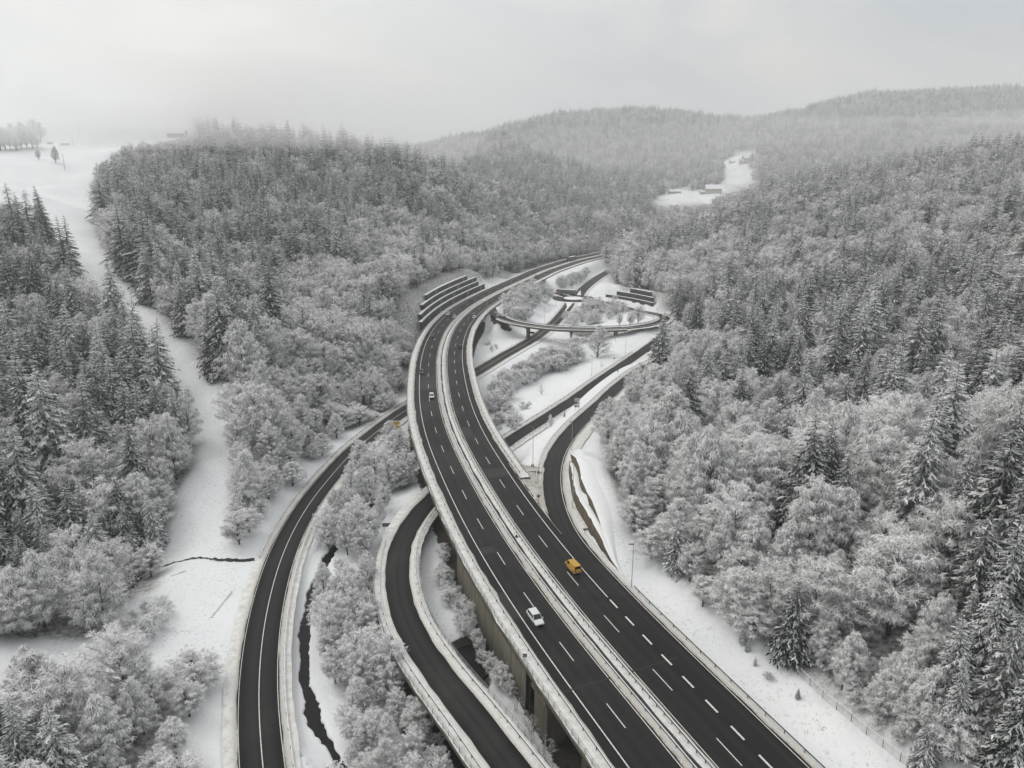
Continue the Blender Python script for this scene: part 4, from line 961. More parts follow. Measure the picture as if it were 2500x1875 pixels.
BIG = [(hit(a, b + 55), h_) for a, b, h_ in [(1797, 940, 28), (1853, 930, 26), (1932, 945, 31), (1944, 1040, 27), (2023, 935, 28), (2091, 1010, 30), (2170, 970, 27), (2045, 1065, 26), (2237, 945, 25), (2350, 790, 31), (2452, 830, 30), (2340, 890, 29), (2418, 890, 27), (2170, 640, 27), (1950, 640, 24), (2040, 650, 26), (1835, 650, 25), (2480, 560, 28), (1760, 900, 24), (1985, 980, 24)]]
for pb in (hit(1608, 908), hit(1693, 838)):
    dd_ = np.hypot(X - pb[0], Y - pb[1]); fr2 = (np.abs(X - pb[0] * Y / pb[1]) < 6) & (Y < pb[1] + 2) & (Y > pb[1] - 45); hgt[fr2] *= 0.5; hgt[dd_ < 4] *= 0.3
for pb, _h in BIG:
    dd_ = np.hypot(X - pb[0], Y - pb[1]); hgt[(dd_ < 11) & (Y < pb[1] + 3)] *= 0.72; hgt[dd_ < 3.5] *= 0.3
tx, ty = to_px(X, Y, Z + hgt)
inview = (tx > -40) & (tx < 2540) & (ty < 1870) & (py > 100) & ((py < 1990) | (ty < 1700)) & visible(X, Y, Z + hgt * 0.75)
tmx, tmy = to_px(X, Y, Z + hgt * 0.55)
blk = np.zeros(n, bool)
for p in VIEW: blk |= (in_poly(tx, ty, p) | in_poly(tmx, tmy, p)) & (Y < (1100 if p is VIEW[0] else 1240 if p is VIEW[1] else 1420))
for nm_ in ('X', 'Y', 'Z', 'px', 'py', 'dm', 'isp', 'hgt', 'depth', 'wid', 'rot', 'tilt', 'tx', 'ty', 'inview'): globals()[nm_] = globals()[nm_][~blk]
n = len(X)
size = hgt / depth * inview
ind = np.zeros(n, bool)
for sp_ in (True, False):
    k = np.nonzero((isp == sp_) & inview)[0]; k = k[np.argsort(-size[k])][:(270 if sp_ else 215)]; ind[k] = True
def region(i):
    x, y = px[i], py[i]
    if x < 620 and y > 1560: return 'lower-left'
    if x < 560 and (y > 560 + 0.0 * x) and not in_poly([x], [y], SP[1][0])[0]: return 'left'
    if x < 1250 and dist_path(np.array([X[i]]), np.array([Y[i]]), MW)[0][0] < 0: return 'middle'
    if y > 1050: return 'near-right'
    return 'right'
RGN = {'lower-left': 'in the wood at the lower left corner', 'left': 'in the stand left of the snowy clearing strip', 'middle': 'on the wooded hill between the clearing and the motorway',
       'near-right': 'on the near right slope above the motorway verge', 'right': 'in the forest on the right hillside'}
NSEEN = {}
def put_tree(name, pair, loc, h, nominal, wf, rz, tl, label, cat, group):
    root = empty(name, loc, rz); root.rotation_euler = (tl[0], tl[1], rz); root.scale = (wf, wf, h / nominal)
    for pn, me in zip(('trunk', 'crown'), pair):
        o = bpy.data.objects.new(pn, me); COL.objects.link(o); o.parent = root
    return tag(root, label, cat, group)
CROWN = ['narrow', 'slender', 'broad', 'full-crowned', 'rounded', 'spreading']
for kb_, (pb, h_) in enumerate(BIG):
    put_tree('spruce_tree', SN[kb_ % 3], (pb[0], pb[1], pb[2] - 0.1), h_, 24, h_ / 24 * r.uniform(1.05, 1.3), r.uniform(0, 6.28), (0, 0), 'dark spruce rising well above the pale trees of the right slope', 'spruce', 'tall spruces above the pale trees')
SPECIAL = {}
rg_ = {i: region(i) for i in np.nonzero(ind)[0]}
for g_ in RGN:
    for sp_ in (True, False):
        ks = np.array([i for i in rg_ if rg_[i] == g_ and bool(isp[i]) == sp_ and 30 < tx[i] < 2470 and 0 < ty[i] < 1840 and i not in SPECIAL])
        if len(ks) < 8: continue
        kn = 'spruce' if sp_ else 'rimed broadleaf tree'
        for word, val in (('leftmost', px[ks]), ('rightmost', -px[ks]), ('tallest', -(hgt[ks])), ('smallest', hgt[ks]), ('widest', -wid[ks]), ('topmost', ty[ks]), ('lowest standing', -py[ks])):
            for i in ks[np.argsort(val)]:
                if i not in SPECIAL: SPECIAL[i] = word + ' ' + kn + ' ' + RGN[g_]; break
for i in np.nonzero(ind)[0]:
    g = region(i); near = depth[i] < 330
    if isp[i]:
        v = (SN if near else SM); pair = v[int(r.integers(len(v)))]
        put_tree('spruce_tree', pair, (X[i], Y[i], Z[i] - 0.1), hgt[i], 24, wid[i], rot[i], tilt[i], SPECIAL.get(i, 'snow-laden spruce ' + RGN[g]), 'spruce', 'spruces ' + RGN[g])
    else:
        v = (BN if near else BM); pair = v[int(r.integers(len(v)))]
        put_tree('frosted_tree', pair, (X[i], Y[i], Z[i] - 0.1), hgt[i], 15, wid[i], rot[i], tilt[i], SPECIAL.get(i, 'rime-white broadleaf tree ' + RGN[g]), 'tree', 'rimed trees ' + RGN[g])

def instancer(name, P3, rots, scl, idx_, pairs, label, nm):
    """one mass of distant trees: points with copies of a few whole trees"""
    me = bpy.data.meshes.new(name); me.vertices.add(len(P3)); me.vertices.foreach_set('co', np.asarray(P3, np.float32).ravel())
    for an, ty_, arr in (('rot', 'FLOAT_VECTOR', rots), ('scl', 'FLOAT_VECTOR', scl)):
        a = me.attributes.new(an, ty_, 'POINT'); a.data.foreach_set('vector', np.asarray(arr, np.float32).ravel())
    a = me.attributes.new('pick', 'INT', 'POINT'); a.data.foreach_set('value', np.asarray(idx_, np.int32))
    o = bpy.data.objects.new(name, me); COL.objects.link(o)
    g = bpy.data.node_groups.new(name, 'GeometryNodeTree'); g.is_modifier = True
    g.interface.new_socket('Geometry', in_out='INPUT', socket_type='NodeSocketGeometry'); g.interface.new_socket('Geometry', in_out='OUTPUT', socket_type='NodeSocketGeometry')
    gi = g.nodes.new('NodeGroupInput'); go = g.nodes.new('NodeGroupOutput'); jn = g.nodes.new('GeometryNodeGeometryToInstance')
    for k in range(len(pairs) - 1, -1, -1):
        src = bpy.data.objects.new(nm, join_pair(pairs[k], nm)); oi = g.nodes.new('GeometryNodeObjectInfo'); oi.inputs['Object'].default_value = src; oi.inputs['As Instance'].default_value = False
        g.links.new(oi.outputs['Geometry'], jn.inputs[0])
    ip = g.nodes.new('GeometryNodeInstanceOnPoints'); ip.inputs['Pick Instance'].default_value = True
    def na(nm_, dt):
        q = g.nodes.new('GeometryNodeInputNamedAttribute'); q.data_type = dt; q.inputs['Name'].default_value = nm_; return q.outputs['Attribute']
    g.links.new(gi.outputs[0], ip.inputs['Points']); g.links.new(jn.outputs[0], ip.inputs['Instance'])
    g.links.new(na('pick', 'INT'), ip.inputs['Instance Index']); g.links.new(na('rot', 'FLOAT_VECTOR'), ip.inputs['Rotation']); g.links.new(na('scl', 'FLOAT_VECTOR'), ip.inputs['Scale'])
    g.links.new(ip.outputs[0], go.inputs[0])
    md = o.modifiers.new('trees', 'NODES'); md.node_group = g
    tag(o, label, 'forest', None, 'stuff'); return o
_jc = {}
def join_pair(pair, nm):
    key = pair[1].name
    if key in _jc: return _jc[key]
    a, b = pair; Va = np.empty(len(a.vertices) * 3, np.float32); a.vertices.foreach_get('co', Va); Vb = np.empty(len(b.vertices) * 3, np.float32); b.vertices.foreach_get('co', Vb)
    tris = []; na_ = len(Va) // 3
    for p in a.polygons:
        vs = list(p.vertices)
        for k in range(1, len(vs) - 1): tris.append((vs[0], vs[k], vs[k + 1]))
    nta = len(tris); lb = np.empty(len(b.loops), np.int32); b.loops.foreach_get('vertex_index', lb)
    T = np.concatenate([np.array(tris, np.int32), lb.reshape(-1, 3) + na_])
    me = mesh_np(nm, np.r_[Va, Vb].reshape(-1, 3), tris=T); me.materials.append(b.materials[0]); me.materials.append(M['bark'])
    rm = np.empty(len(b.polygons), np.float32); b.attributes['rime'].data.foreach_get('value', rm)
    nn = len(me.polygons)
    at_ = me.attributes.new('rime', 'FLOAT', 'FACE'); at_.data.foreach_set('value', np.r_[np.full(nta, 0.3, np.float32), rm][:nn])
    mi = np.zeros(nn, np.int32); mi[:nta] = 1; me.polygons.foreach_set('material_index', mi)
    _jc[key] = me; return me
rest = ~ind
def mass(name, sel, pairs, nominal, label, nm, wmul=1.0):
    k = np.nonzero(sel)[0]
    if not len(k): return
    rots = np.stack([tilt[k, 0], tilt[k, 1], rot[k]], 1); scl = np.stack([wid[k] * wmul, wid[k] * wmul, hgt[k] / nominal], 1)
    instancer(name, np.stack([X[k], Y[k], Z[k] - 0.1], 1), rots, scl, r.integers(0, len(pairs), len(k)), pairs, label, nm)
cls = np.digitize(depth, [300, 620])
def pick(opts): return np.array([opts[c][int(r.integers(len(opts[c])))] for c in cls])
sp_pick = pick([[3, 4, 5, 6], [0, 1, 2], [7, 8]]); bl_pick = pick([list(range(9)), list(range(9, 14)), [14, 15, 16]])
def mass(name, sel, pairs, pk, nominal, label, nm):
    k = np.nonzero(sel)[0]; rots = np.stack([tilt[k, 0], tilt[k, 1], rot[k]], 1); scl = np.stack([wid[k], wid[k], hgt[k] / nominal], 1)
    instancer(name, np.stack([X[k], Y[k], Z[k] - 0.1], 1), rots, scl, pk[k], pairs, label, nm)
mass('spruce_forest', rest & isp, SM + SN + SF, sp_pick, 24, 'snowy spruces massed over the hillsides and far ridges', 'spruce_tree')
mass('frosted_forest', rest & ~isp, BN + BM + BF, bl_pick, 15, 'rimed broadleaf woods massed over the slopes and far mountain', 'frosted_tree')
print('trees', n, 'individual', ind.sum(), 'spruce', isp.sum())

# trees and bushes of the interchange, placed by their foot
def foot(px_, py_):
    h_ = hit(px_, py_); return h_
def fill(poly, cnt, kind, h0, h1, label, group, seed, mind=2.0):
    rr_ = np.random.default_rng(seed); P_ = np.array(poly, float); out = []; tries = 0
    while len(out) < cnt and tries < cnt * 60:
        tries += 1
        q = (rr_.uniform(P_[:, 0].min(), P_[:, 0].max()), rr_.uniform(P_[:, 1].min(), P_[:, 1].max()))
        if not in_poly([q[0]], [q[1]], poly)[0]: continue
        h_ = foot(*q)
        if h_ is None: continue
        if any(np.hypot(h_[0] - o[0], h_[1] - o[1]) < mind for o in out): continue
        if road_clear(np.array([h_[0]]), np.array([h_[1]]))[0] < (-4.0 if kind == 'bush' else -3.2): continue
        if abs(q[0] - 966) < 42 and 1046 < q[1] < 1150: continue
        out.append(h_); one(kind, h_, rr_.uniform(h0, h1), label, group, rr_)
def one(kind, p, h, label, group, rr_, wx=1.0):
    tl = rr_.normal(0, 0.05, 2); rz = rr_.uniform(0, 6.28)
    if kind == 'bush':
        v = HN; put_tree('frosted_bush', v[int(rr_.integers(len(v)))], (p[0], p[1], p[2] - 0.1), h, 5, h / 5 * rr_.uniform(0.95, 1.35), rz, tl, label, 'bush', group)
    elif kind == 'stalks':
        put_tree('bare_shrub', GB[int(rr_.integers(2))], (p[0], p[1], p[2] - 0.05), h, 4, h / 4 * rr_.uniform(0.9, 1.2), rz, tl, label, 'shrub', group)
    elif kind == 'spruce':
        v = SN if h > 6 else SN[3:]; put_tree('spruce_tree', v[int(rr_.integers(len(v)))], (p[0], p[1], p[2] - 0.1), h, 24, h / 24 * rr_.uniform(0.95, 1.2), rz, tl, label, 'spruce', group)
    else:
        v = {'weep': BN[1:3] + BN[4:5] + BN[6:8], 'tree': BN}[kind]
        put_tree('frosted_tree', v[int(rr_.integers(len(v)))], (p[0], p[1], p[2] - 0.1), h, 15, h / 15 * rr_.uniform(1.0, 1.35) * wx, rz, tl, label, 'tree', group)
fill([(795, 1370), (815, 1270), (870, 1175), (940, 1100), (985, 1125), (1000, 1180), (960, 1260), (905, 1350), (860, 1400)], 26, 'weep', 8, 13, 'rime-laden tree in the clump between the local road and the slip road', 'trees between the local road and the slip road', 1, 3.2)
fill([(565, 1290), (580, 1200), (640, 1120), (720, 1050), (820, 985), (930, 925), (950, 950), (860, 1000), (760, 1075), (690, 1150), (620, 1260)], 42, 'bush', 3.5, 7.5, 'rimed bush on the bank between the wooded hill and the local road', 'bushes on the bank above the local road', 20, 2.4)
fill([(925, 1080), (985, 1045), (1000, 1100), (960, 1110)], 5, 'tree', 7, 10, 'rimed tree behind the yellow sign beside the viaduct', 'trees behind the yellow sign', 2, 3)
fill([(775, 1440), (870, 1390), (905, 1440), (920, 1520), (945, 1620), (990, 1700), (930, 1720), (830, 1720), (785, 1600)], 30, 'weep', 7, 11, 'snow-laden young tree on the strip between stream and slip road', 'young trees on the stream strip', 3, 2.6)
fill([(880, 1720), (990, 1720), (1080, 1860), (1120, 1960), (900, 1960), (840, 1830)], 15, 'tree', 5, 8.5, 'spreading rimed tree at the bottom edge beside the slip road bridge', 'trees beside the slip road bridge at the bottom', 4, 2.6)
fill([(800, 1440), (900, 1420), (930, 1600), (1060, 1800), (1090, 1900), (850, 1800), (800, 1600)], 26, 'bush', 2, 3.6, 'low rimed bush on the strip between stream and slip road', 'bushes on the stream strip', 5, 1.6)
fill([(330, 1475), (395, 1450), (420, 1500), (400, 1560), (330, 1580), (290, 1570)], 9, 'bush', 2.5, 5, 'rimed bush at the edge of the lower left meadow', 'bushes by the lower left meadow', 18, 2.4)
fill([(1850, 1515), (1960, 1560), (2100, 1650), (2260, 1760), (2215, 1820), (2090, 1735), (1965, 1630)], 16, 'weep', 5, 10, 'rime-laden young tree along the upper side of the verge fence', 'young trees along the verge fence', 21, 2.6)
fill([(1850, 1515), (1960, 1560), (2100, 1650), (2260, 1760), (2215, 1830), (2090, 1750), (1965, 1645)], 16, 'bush', 1.5, 3.2, 'low rimed bush along the verge fence', 'bushes along the verge fence', 22, 1.6)
fill([(1080, 1340), (1120, 1400), (1190, 1520), (1250, 1620), (1310, 1700), (1260, 1720), (1190, 1640), (1110, 1520), (1070, 1420)], 30, 'bush', 1.5, 4.2, 'rimed bush between the slip road bridge and the retaining wall', 'bushes below the retaining wall', 6, 1.5)
fill([(1290, 1690), (1350, 1760), (1330, 1860), (1230, 1800), (1220, 1720)], 9, 'stalks', 2.5, 4.5, 'thin bare shrub over the dark stream under the bridges', 'thin shrubs under the bridges', 7, 1.6)
fill([(1195, 1010), (1205, 960), (1260, 925), (1330, 885), (1400, 852), (1425, 866), (1400, 895), (1330, 920), (1245, 955), (1235, 1010)], 68, 'bush', 5.0, 9.0, 'rimed bush in the hedge along the local road inside the interchange', 'hedge along the local road', 8, 2.0)
fill([(1195, 1000), (1240, 985), (1250, 1040), (1210, 1060)], 9, 'bush', 2.5, 4.5, 'small rimed bush at the foot of the viaduct beside the meadow', 'bushes at the foot of the viaduct', 9, 1.8)
fill([(1215, 1050), (1250, 1010), (1300, 985), (1290, 1020), (1245, 1062)], 9, 'bush', 1.5, 3.2, 'small rimed bush scattered on the meadow below the hedge', 'bushes on the meadow', 19, 2.2)
fill([(1205, 765), (1235, 785), (1290, 782), (1330, 748), (1345, 718), (1310, 708), (1270, 712), (1225, 735)], 42, 'bush', 5.0, 9.0, 'rimed bush in the clump between motorway and roundabout', 'clump between motorway and roundabout', 10, 2.4)
fill([(1375, 796), (1400, 772), (1430, 752), (1480, 744), (1525, 748), (1530, 758), (1500, 774), (1470, 790), (1425, 797)], 44, 'bush', 4.5, 8.0, 'rimed bush in the thicket inside the loop ramp', 'thicket inside the loop ramp', 11, 2.4)
fill([(1395, 815), (1480, 812), (1500, 822), (1450, 838), (1400, 840)], 12, 'bush', 3, 5, 'rimed bush in front of the curved ramp bridge', 'bushes in front of the ramp bridge', 12, 2.2)
fill([(1180, 655), (1275, 648), (1330, 636), (1470, 606), (1475, 596), (1300, 618), (1200, 640)], 46, 'bush', 4.5, 8, 'rimed bush in the row beyond the far motorway bend', 'bushes beyond the far motorway bend', 13, 3.5)
fill([(1352, 706), (1372, 694), (1440, 664), (1425, 686), (1395, 704)], 20, 'bush', 5, 8, 'rimed bush between the lorry and the motorway bridge', 'bushes behind the lorry', 14, 3)
fill([(1180, 840), (1200, 820), (1225, 850), (1200, 860)], 3, 'bush', 2.5, 3.5, 'lone rimed bush in the hollow under the ramp bridge', 'bushes in the hollow', 15, 3)
r5 = np.random.default_rng(5)
for (q, kind, h, lb) in [((1458, 872), 'weep', 17, 'large conical snow-laden tree in the meadow in front of the ramp bridge'),
    ((1512, 797), 'weep', 8.5, 'pointed rimed tree standing inside the loop ramp, left of two'), ((1537, 796), 'tree', 9, 'rimed tree with dark trunk inside the loop ramp'), ((1557, 790), 'tree', 11, 'largest rounded rimed tree inside the loop ramp'),
    ((1608, 908), 'spruce', 27, 'tall dark spruce standing alone at the bend of the slip roads'), ((1693, 838), 'spruce', 29, 'tallest lone spruce on the right, above the bend of the slip roads'),
    ((1345, 1042), 'weep', 5.0, 'drooping snow-laden bush beside the lower slip road'), ((1378, 1018), 'spruce', 2.6, 'tiny spruce between the two slip roads'),
    ((1814, 1572), 'spruce', 4.2, 'taller of two small spruces on the motorway verge'), ((1824, 1592), 'spruce', 2.8, 'shorter small spruce on the motorway verge beside a taller one'),
    ((1843, 1626), 'spruce', 2.0, 'little snow-covered spruce alone on the verge slope'), ((1947, 1707), 'spruce', 2.2, 'little snowy spruce on the verge nearest the lower fence'), ((1873, 1660), 'bush', 1.5, 'flat rimed shrub on the verge slope near the fence'),
    ((1322, 962), 'stalks', 5.5, 'thin bare whips standing in the open meadow of the interchange'), ((1288, 998), 'bush', 2.2, 'small round rimed bush near the slip road verge in the meadow'), ((1385, 905), 'bush', 2.4, 'low reddish rimed shrub in the middle of the meadow'), ((1467, 895), 'stalks', 3.0, 'thin sapling on the meadow near the upper slip road'),
    ((122, 600), 'spruce', 31, 'tallest spruce at the upper tip of the wood left of the clearing'), ((104, 612), 'spruce', 26, 'second spruce at the upper tip of the wood left of the clearing'), ((2330, 1840), 'spruce', 15, 'snow-heavy spruce at the bottom right corner, nearest the fence'), ((2420, 1800), 'spruce', 19, 'tall snow-heavy spruce at the right end of the bottom edge'), ((2255, 1890), 'spruce', 11, 'small snow-heavy spruce at the bottom edge right of the fence'), ((2450, 1920), 'spruce', 18, 'spruce cut by the bottom right corner'), ((2380, 1720), 'spruce', 21, 'tall spruce among frosted trees above the bottom right corner'), ((96, 391), 'tree', 11, 'small tree alone on the snowfield, left of the pair'), ((136, 398), 'tree', 16, 'larger dark round tree on the snowfield, right of the pair')]:
    p = foot(*q)
    if p is not None: one(kind, p, h, lb, None, r5, 1.5 if 'conical' in lb else 1.0)
for k, (qx, qy) in enumerate([(2, 368), (14, 366), (26, 365), (40, 368), (52, 362), (66, 362), (80, 363), (92, 361), (60, 350), (30, 352), (100, 345), (85, 340), (8, 350)]):
    p = foot(qx, qy)
    if p is not None: one('tree', p, r5.uniform(15, 23), 'misty tree in the row along the far left edge of the snowfield', 'trees along the snowfield edge', r5)

# ------------------------------------------------------------------ walls and terraces
def tier(name, P, o, z0, z1, depth, mat, parent, side=-1):
    """one step of a terraced wall: dark face, snow on the ledge"""
    s_ = side
    loft('wall_face', P, [(s_ * o, z0 - 1.0), (s_ * (o + 0.25), z1), (s_ * (o + 0.9), z1), (s_ * (o + 0.9), z0 - 1.0)], M[mat], parent, close=True)
    k = len(P)
    loft('snow_ledge', P, [(s_ * (o + 0.15) + rng.normal(0, 0.04, k), z1 + 0.03), (s_ * (o + 0.45), z1 + 0.18 + rng.normal(0, 0.04, k)), (s_ * (o + depth * 0.6), z1 + 0.2), (s_ * (o + depth + 0.5), z1 + 0.15)], M['white'], parent)
TLr = empty('retaining_terrace', offset(MW, -15.8)[np.argmin(np.abs(MW[:, 1] - 440))])
tag(TLr, 'dark four-step retaining terrace with snowy ledges left of the motorway bend', 'retaining wall')
org = np.array(TLr.location)
for k, (pn, pf) in enumerate([((1034, 803), (1186, 695)), ((1036, 784), (1171, 690)), ((1037, 763), (1163, 681)), ((1045, 740), (1145, 679))]):
    ya = at_z(*pn, 2.7 * k)[1]; yb = at_z(*pf, 2.7 * (k + 1))[1]
    P = MW[ids(MW, min(ya, 430), min(max(yb, ya + 40), 536))] - org
    tier('tier', P, 15.8 + 1.45 * k, 3.0 * k, 3.0 * (k + 1), 1.45, 'darkwall', TLr)
    # concrete panels and ribs on the face
    s = arc(P); n = normals(P)
    for u in np.arange(6, s[-1] - 3, 14.0):
        i = np.argmin(np.abs(s - u)); c = P[i, :2] - n[i] * (15.8 + 1.45 * k - 0.02)
        wdt = 0.35 if int(u) % 4 else 2.2
        o = MB().box(-0.12, 0.05, -wdt, wdt, 3.0 * k, 3.0 * (k + 1) - 0.1).build('wall_panel', M['concrete'], TLr, (c[0], c[1], 0)); o.rotation_euler = (0, 0, math.atan2(n[i][1], n[i][0]))
TRr = empty('retaining_terrace', TR[len(TR) // 2]); tag(TRr, 'dark three-step retaining terrace with snowy ledges above the loop ramp', 'retaining wall'); orgR = np.array(TRr.location)
for k, (a, b) in enumerate([(0, 0), (4, 1), (9, 3)]):
    P = TR[a:len(TR) - b] - orgR
    tier('tier', P, 1.6 + 1.3 * k, 3.0 * k, 3.0 * (k + 1), 1.3, 'darkwall', TRr, side=-1)
for (i, q) in ((-1, 0), (0, 1)):
    pass
W1r = empty('retaining_wall', W1[0]); tag(W1r, 'low two-step retaining wall of brown earth and grass right of the entry ramp', 'retaining wall'); W1L = W1 - W1[0]
k1 = len(W1)
loft('wall_face', W1L, [(0.0, -0.6), (0.1 + 0.4 * eW1, hW1), (0.2 + 0.8 * eW1, hW1), (0.2 + 0.8 * eW1, -0.6)], M['earth'], W1r, close=True)
loft('snow_ledge', W1L, [(0.1 + 0.3 * eW1 + rng.normal(0, 0.09, k1), hW1 + 0.02), (0.2 + 0.7 * eW1, hW1 + 0.15), (0.3 + 1.6 * eW1, hW1 + 0.12), (0.4 + 2.2 * eW1, hW1 - 0.1)], M['white'], W1r)
loft('wall_face', W1L, [(0.2 + 1.7 * eW1, hW1 - 0.6), (0.3 + 2.0 * eW1, hW1 + h2W1), (0.4 + 2.4 * eW1, hW1 + h2W1), (0.4 + 2.4 * eW1, hW1 - 0.6)], M['earth'], W1r, close=True)
loft('snow_ledge', W1L, [(0.3 + 1.9 * eW1 + rng.normal(0, 0.08, k1), hW1 + h2W1 + 0.02), (0.4 + 2.3 * eW1, hW1 + h2W1 + 0.15), (0.6 + 4.0 * eW1, hW1 + h2W1 + 0.06), (0.8 + 6.0 * eW1, hW1 + h2W1 - 0.5)], M['white'], W1r)

# ------------------------------------------------------------------ vehicles
def paint(name, c, rough=0.35): return mat_simple(name, c, rough, 0.0, 0.1, 1.5, 0.5)
M['glass'] = mat_simple('dark_car_glass', (0.012, 0.014, 0.016), 0.15, 0, 0.1); M['tyre'] = mat_simple('tyre_rubber', (0.02, 0.02, 0.02), 0.85)
M['rim'] = mat_simple('wheel_rim', (0.35, 0.35, 0.36), 0.4, 0.7); M['tail'] = mat_simple('tail_lamp_red', (0.35, 0.02, 0.02), 0.3); M['lamp'] = mat_simple('headlamp_glass', (0.75, 0.75, 0.72), 0.2)
M['plate'] = mat_simple('number_plate', (0.7, 0.7, 0.68), 0.5); M['blacktrim'] = mat_simple('black_trim', (0.025, 0.025, 0.027), 0.6)
def ringsec(y, hw, z0, z1, bev=0.12, top_in=0.05):
    b = bev
    return [(-hw, y, z0 + b), (-hw + b, y, z0), (hw - b, y, z0), (hw, y, z0 + b), (hw, y, z1 - b), (hw - b - top_in, y, z1), (-hw + b + top_in, y, z1), (-hw, y, z1 - b)]
def vehicle(name, loc, rz, L, W_, H, pm, label, hood=1.0, belt=0.95, front_y=None, van=False, roof_m=None, lower_m=None):
    root = empty(name, loc, rz); hw = W_ / 2; f = L / 2
    ws = f - hood                                         # base of the windscreen
    b = MB()
    secs = [(-f, 0.86, 0.42, belt - 0.06), (-f + 0.12, 0.97, 0.30, belt), (-f + 0.9, 1.0, 0.24, belt), (0, 1.0, 0.22, belt), (ws - 0.1, 1.0, 0.24, belt), (ws + 0.35 * hood, 0.985, 0.26, belt - 0.07), (f - 0.18, 0.93, 0.30, belt - 0.2), (f, 0.82, 0.40, belt - 0.34)]
    b.rings([ringsec(y, hw * w_, z0, z1) for y, w_, z0, z1 in secs]); b.build('body', pm, root, smooth_=False)
    if lower_m:
        MB().rings([ringsec(y, hw * w_ + 0.006, z0 - 0.004, 0.52, 0.1, -0.08) for y, w_, z0, z1 in secs]).build('lower_panel', lower_m, root)
    # cabin
    rb = -f + (0.12 if van else 0.35); rt = rb + (0.10 if van else 0.35); fb = ws + 0.12; ft = ws - (0.55 if van else 0.75); ti = 0.14
    zt = H
    bot = [(-hw * 0.96, rb, belt - 0.03), (hw * 0.96, rb, belt - 0.03), (hw * 0.94, fb, belt - 0.03), (-hw * 0.94, fb, belt - 0.03)]
    top = [(-hw + ti + 0.04, rt, zt), (hw - ti - 0.04, rt, zt), (hw - ti - 0.06, ft, zt), (-hw + ti + 0.06, ft, zt)]
    c = MB(); mid = [tuple(a * 0.12 + q * 0.88 for a, q in zip(B, T)) for B, T in zip(bot, top)]
    shr = [(x * 0.93, rt + 0.1 if i < 2 else ft - 0.1, zt + 0.04) for i, (x, y, z) in enumerate(top)]
    c.rings([bot, mid, top, shr]); c.build('cabin', roof_m or pm, root)
    def pane(nm, A, B, C_, D_, u0, u1, v0, v1, m=None, out=0.012):
        A, B, C_, D_ = [Vector(q) for q in (A, B, C_, D_)]
        pt = lambda u, v: (A * (1 - u) + B * u) * (1 - v) + (D_ * (1 - u) + C_ * u) * v
        n = (B - A).cross(D_ - A).normalized() * out
        q = [pt(u0, v0) + n, pt(u1, v0) + n, pt(u1, v1) + n, pt(u0, v1) + n]; q2 = [p - n * 1.5 for p in q]
        MB().add(q + q2, [(0, 1, 2, 3), (4, 7, 6, 5), (0, 4, 5, 1), (1, 5, 6, 2), (2, 6, 7, 3), (3, 7, 4, 0)]).build(nm, m or M['glass'], root)
    pane('windscreen', bot[2], bot[3], top[3], top[2], 0.05, 0.95, 0.1, 0.93)
    pane('rear_window', bot[0], bot[1], top[1], top[0], 0.08, 0.92, 0.15 if not van else 0.25, 0.9)
    for A, B, C_, D_ in ((bot[1], bot[2], top[2], top[1]), (bot[3], bot[0], top[0], top[3])):
        rev = A is bot[3]
        spans = [(0.70, 0.95)] if van else [(0.06, 0.34), (0.37, 0.63), (0.66, 0.93)]
        for u0, u1 in spans:
            if rev: u0, u1 = 1 - u1, 1 - u0
            pane('side_window', A, B, C_, D_, u0, u1, 0.15, 0.86)
    for sx in (-1, 1):
        for yy in (-f + 0.85, f - 0.88):
            wb = MB().tube((sx * (hw - 0.20), yy, 0.33), (sx * (hw + 0.01), yy, 0.33), 0.33, n=14).build('wheel', M['tyre'], root)
            MB().tube((sx * (hw + 0.005), yy, 0.33), (sx * (hw + 0.02), yy, 0.33), 0.21, n=10).build('rim', M['rim'], wb)
        MB().box(sx * hw * 0.62 - 0.17, sx * hw * 0.62 + 0.17, f - 0.14, f - 0.02, belt - 0.42, belt - 0.26).build('headlight', M['lamp'], root)
        MB().box(sx * hw * 0.8 - 0.10, sx * hw * 0.8 + 0.10, -f - 0.01, -f + 0.12, belt - 0.32, belt - (0.08 if not van else -0.15)).build('tail_light', M['tail'], root)
        MB().box(sx * (hw + 0.09) - 0.09, sx * (hw + 0.09) + 0.09, ws - 0.12, ws + 0.02, belt, belt + 0.15).build('mirror', pm, root)
    MB().box(-0.26, 0.26, -f - 0.015, -f + 0.05, 0.55, 0.66).build('number_plate', M['plate'], root); MB().box(-0.5, 0.5, f - 0.03, f + 0.012, 0.42, 0.58).build('grille', M['blacktrim'], root)
    tag(root, label, 'van' if van else 'car'); return root
def on_mw(px_, py_, sgn, z=0.0):
    p = at_z(px_, py_, 0.0); i = np.argmin(np.hypot(MW[:, 0] - p[0], MW[:, 1] - p[1])); t = MW[min(i + 1, len(MW) - 1)] - MW[i - 1]
    a = math.atan2(t[1], t[0]) - math.pi / 2 + (0 if sgn > 0 else math.pi); return (p[0], p[1], 0.005), a
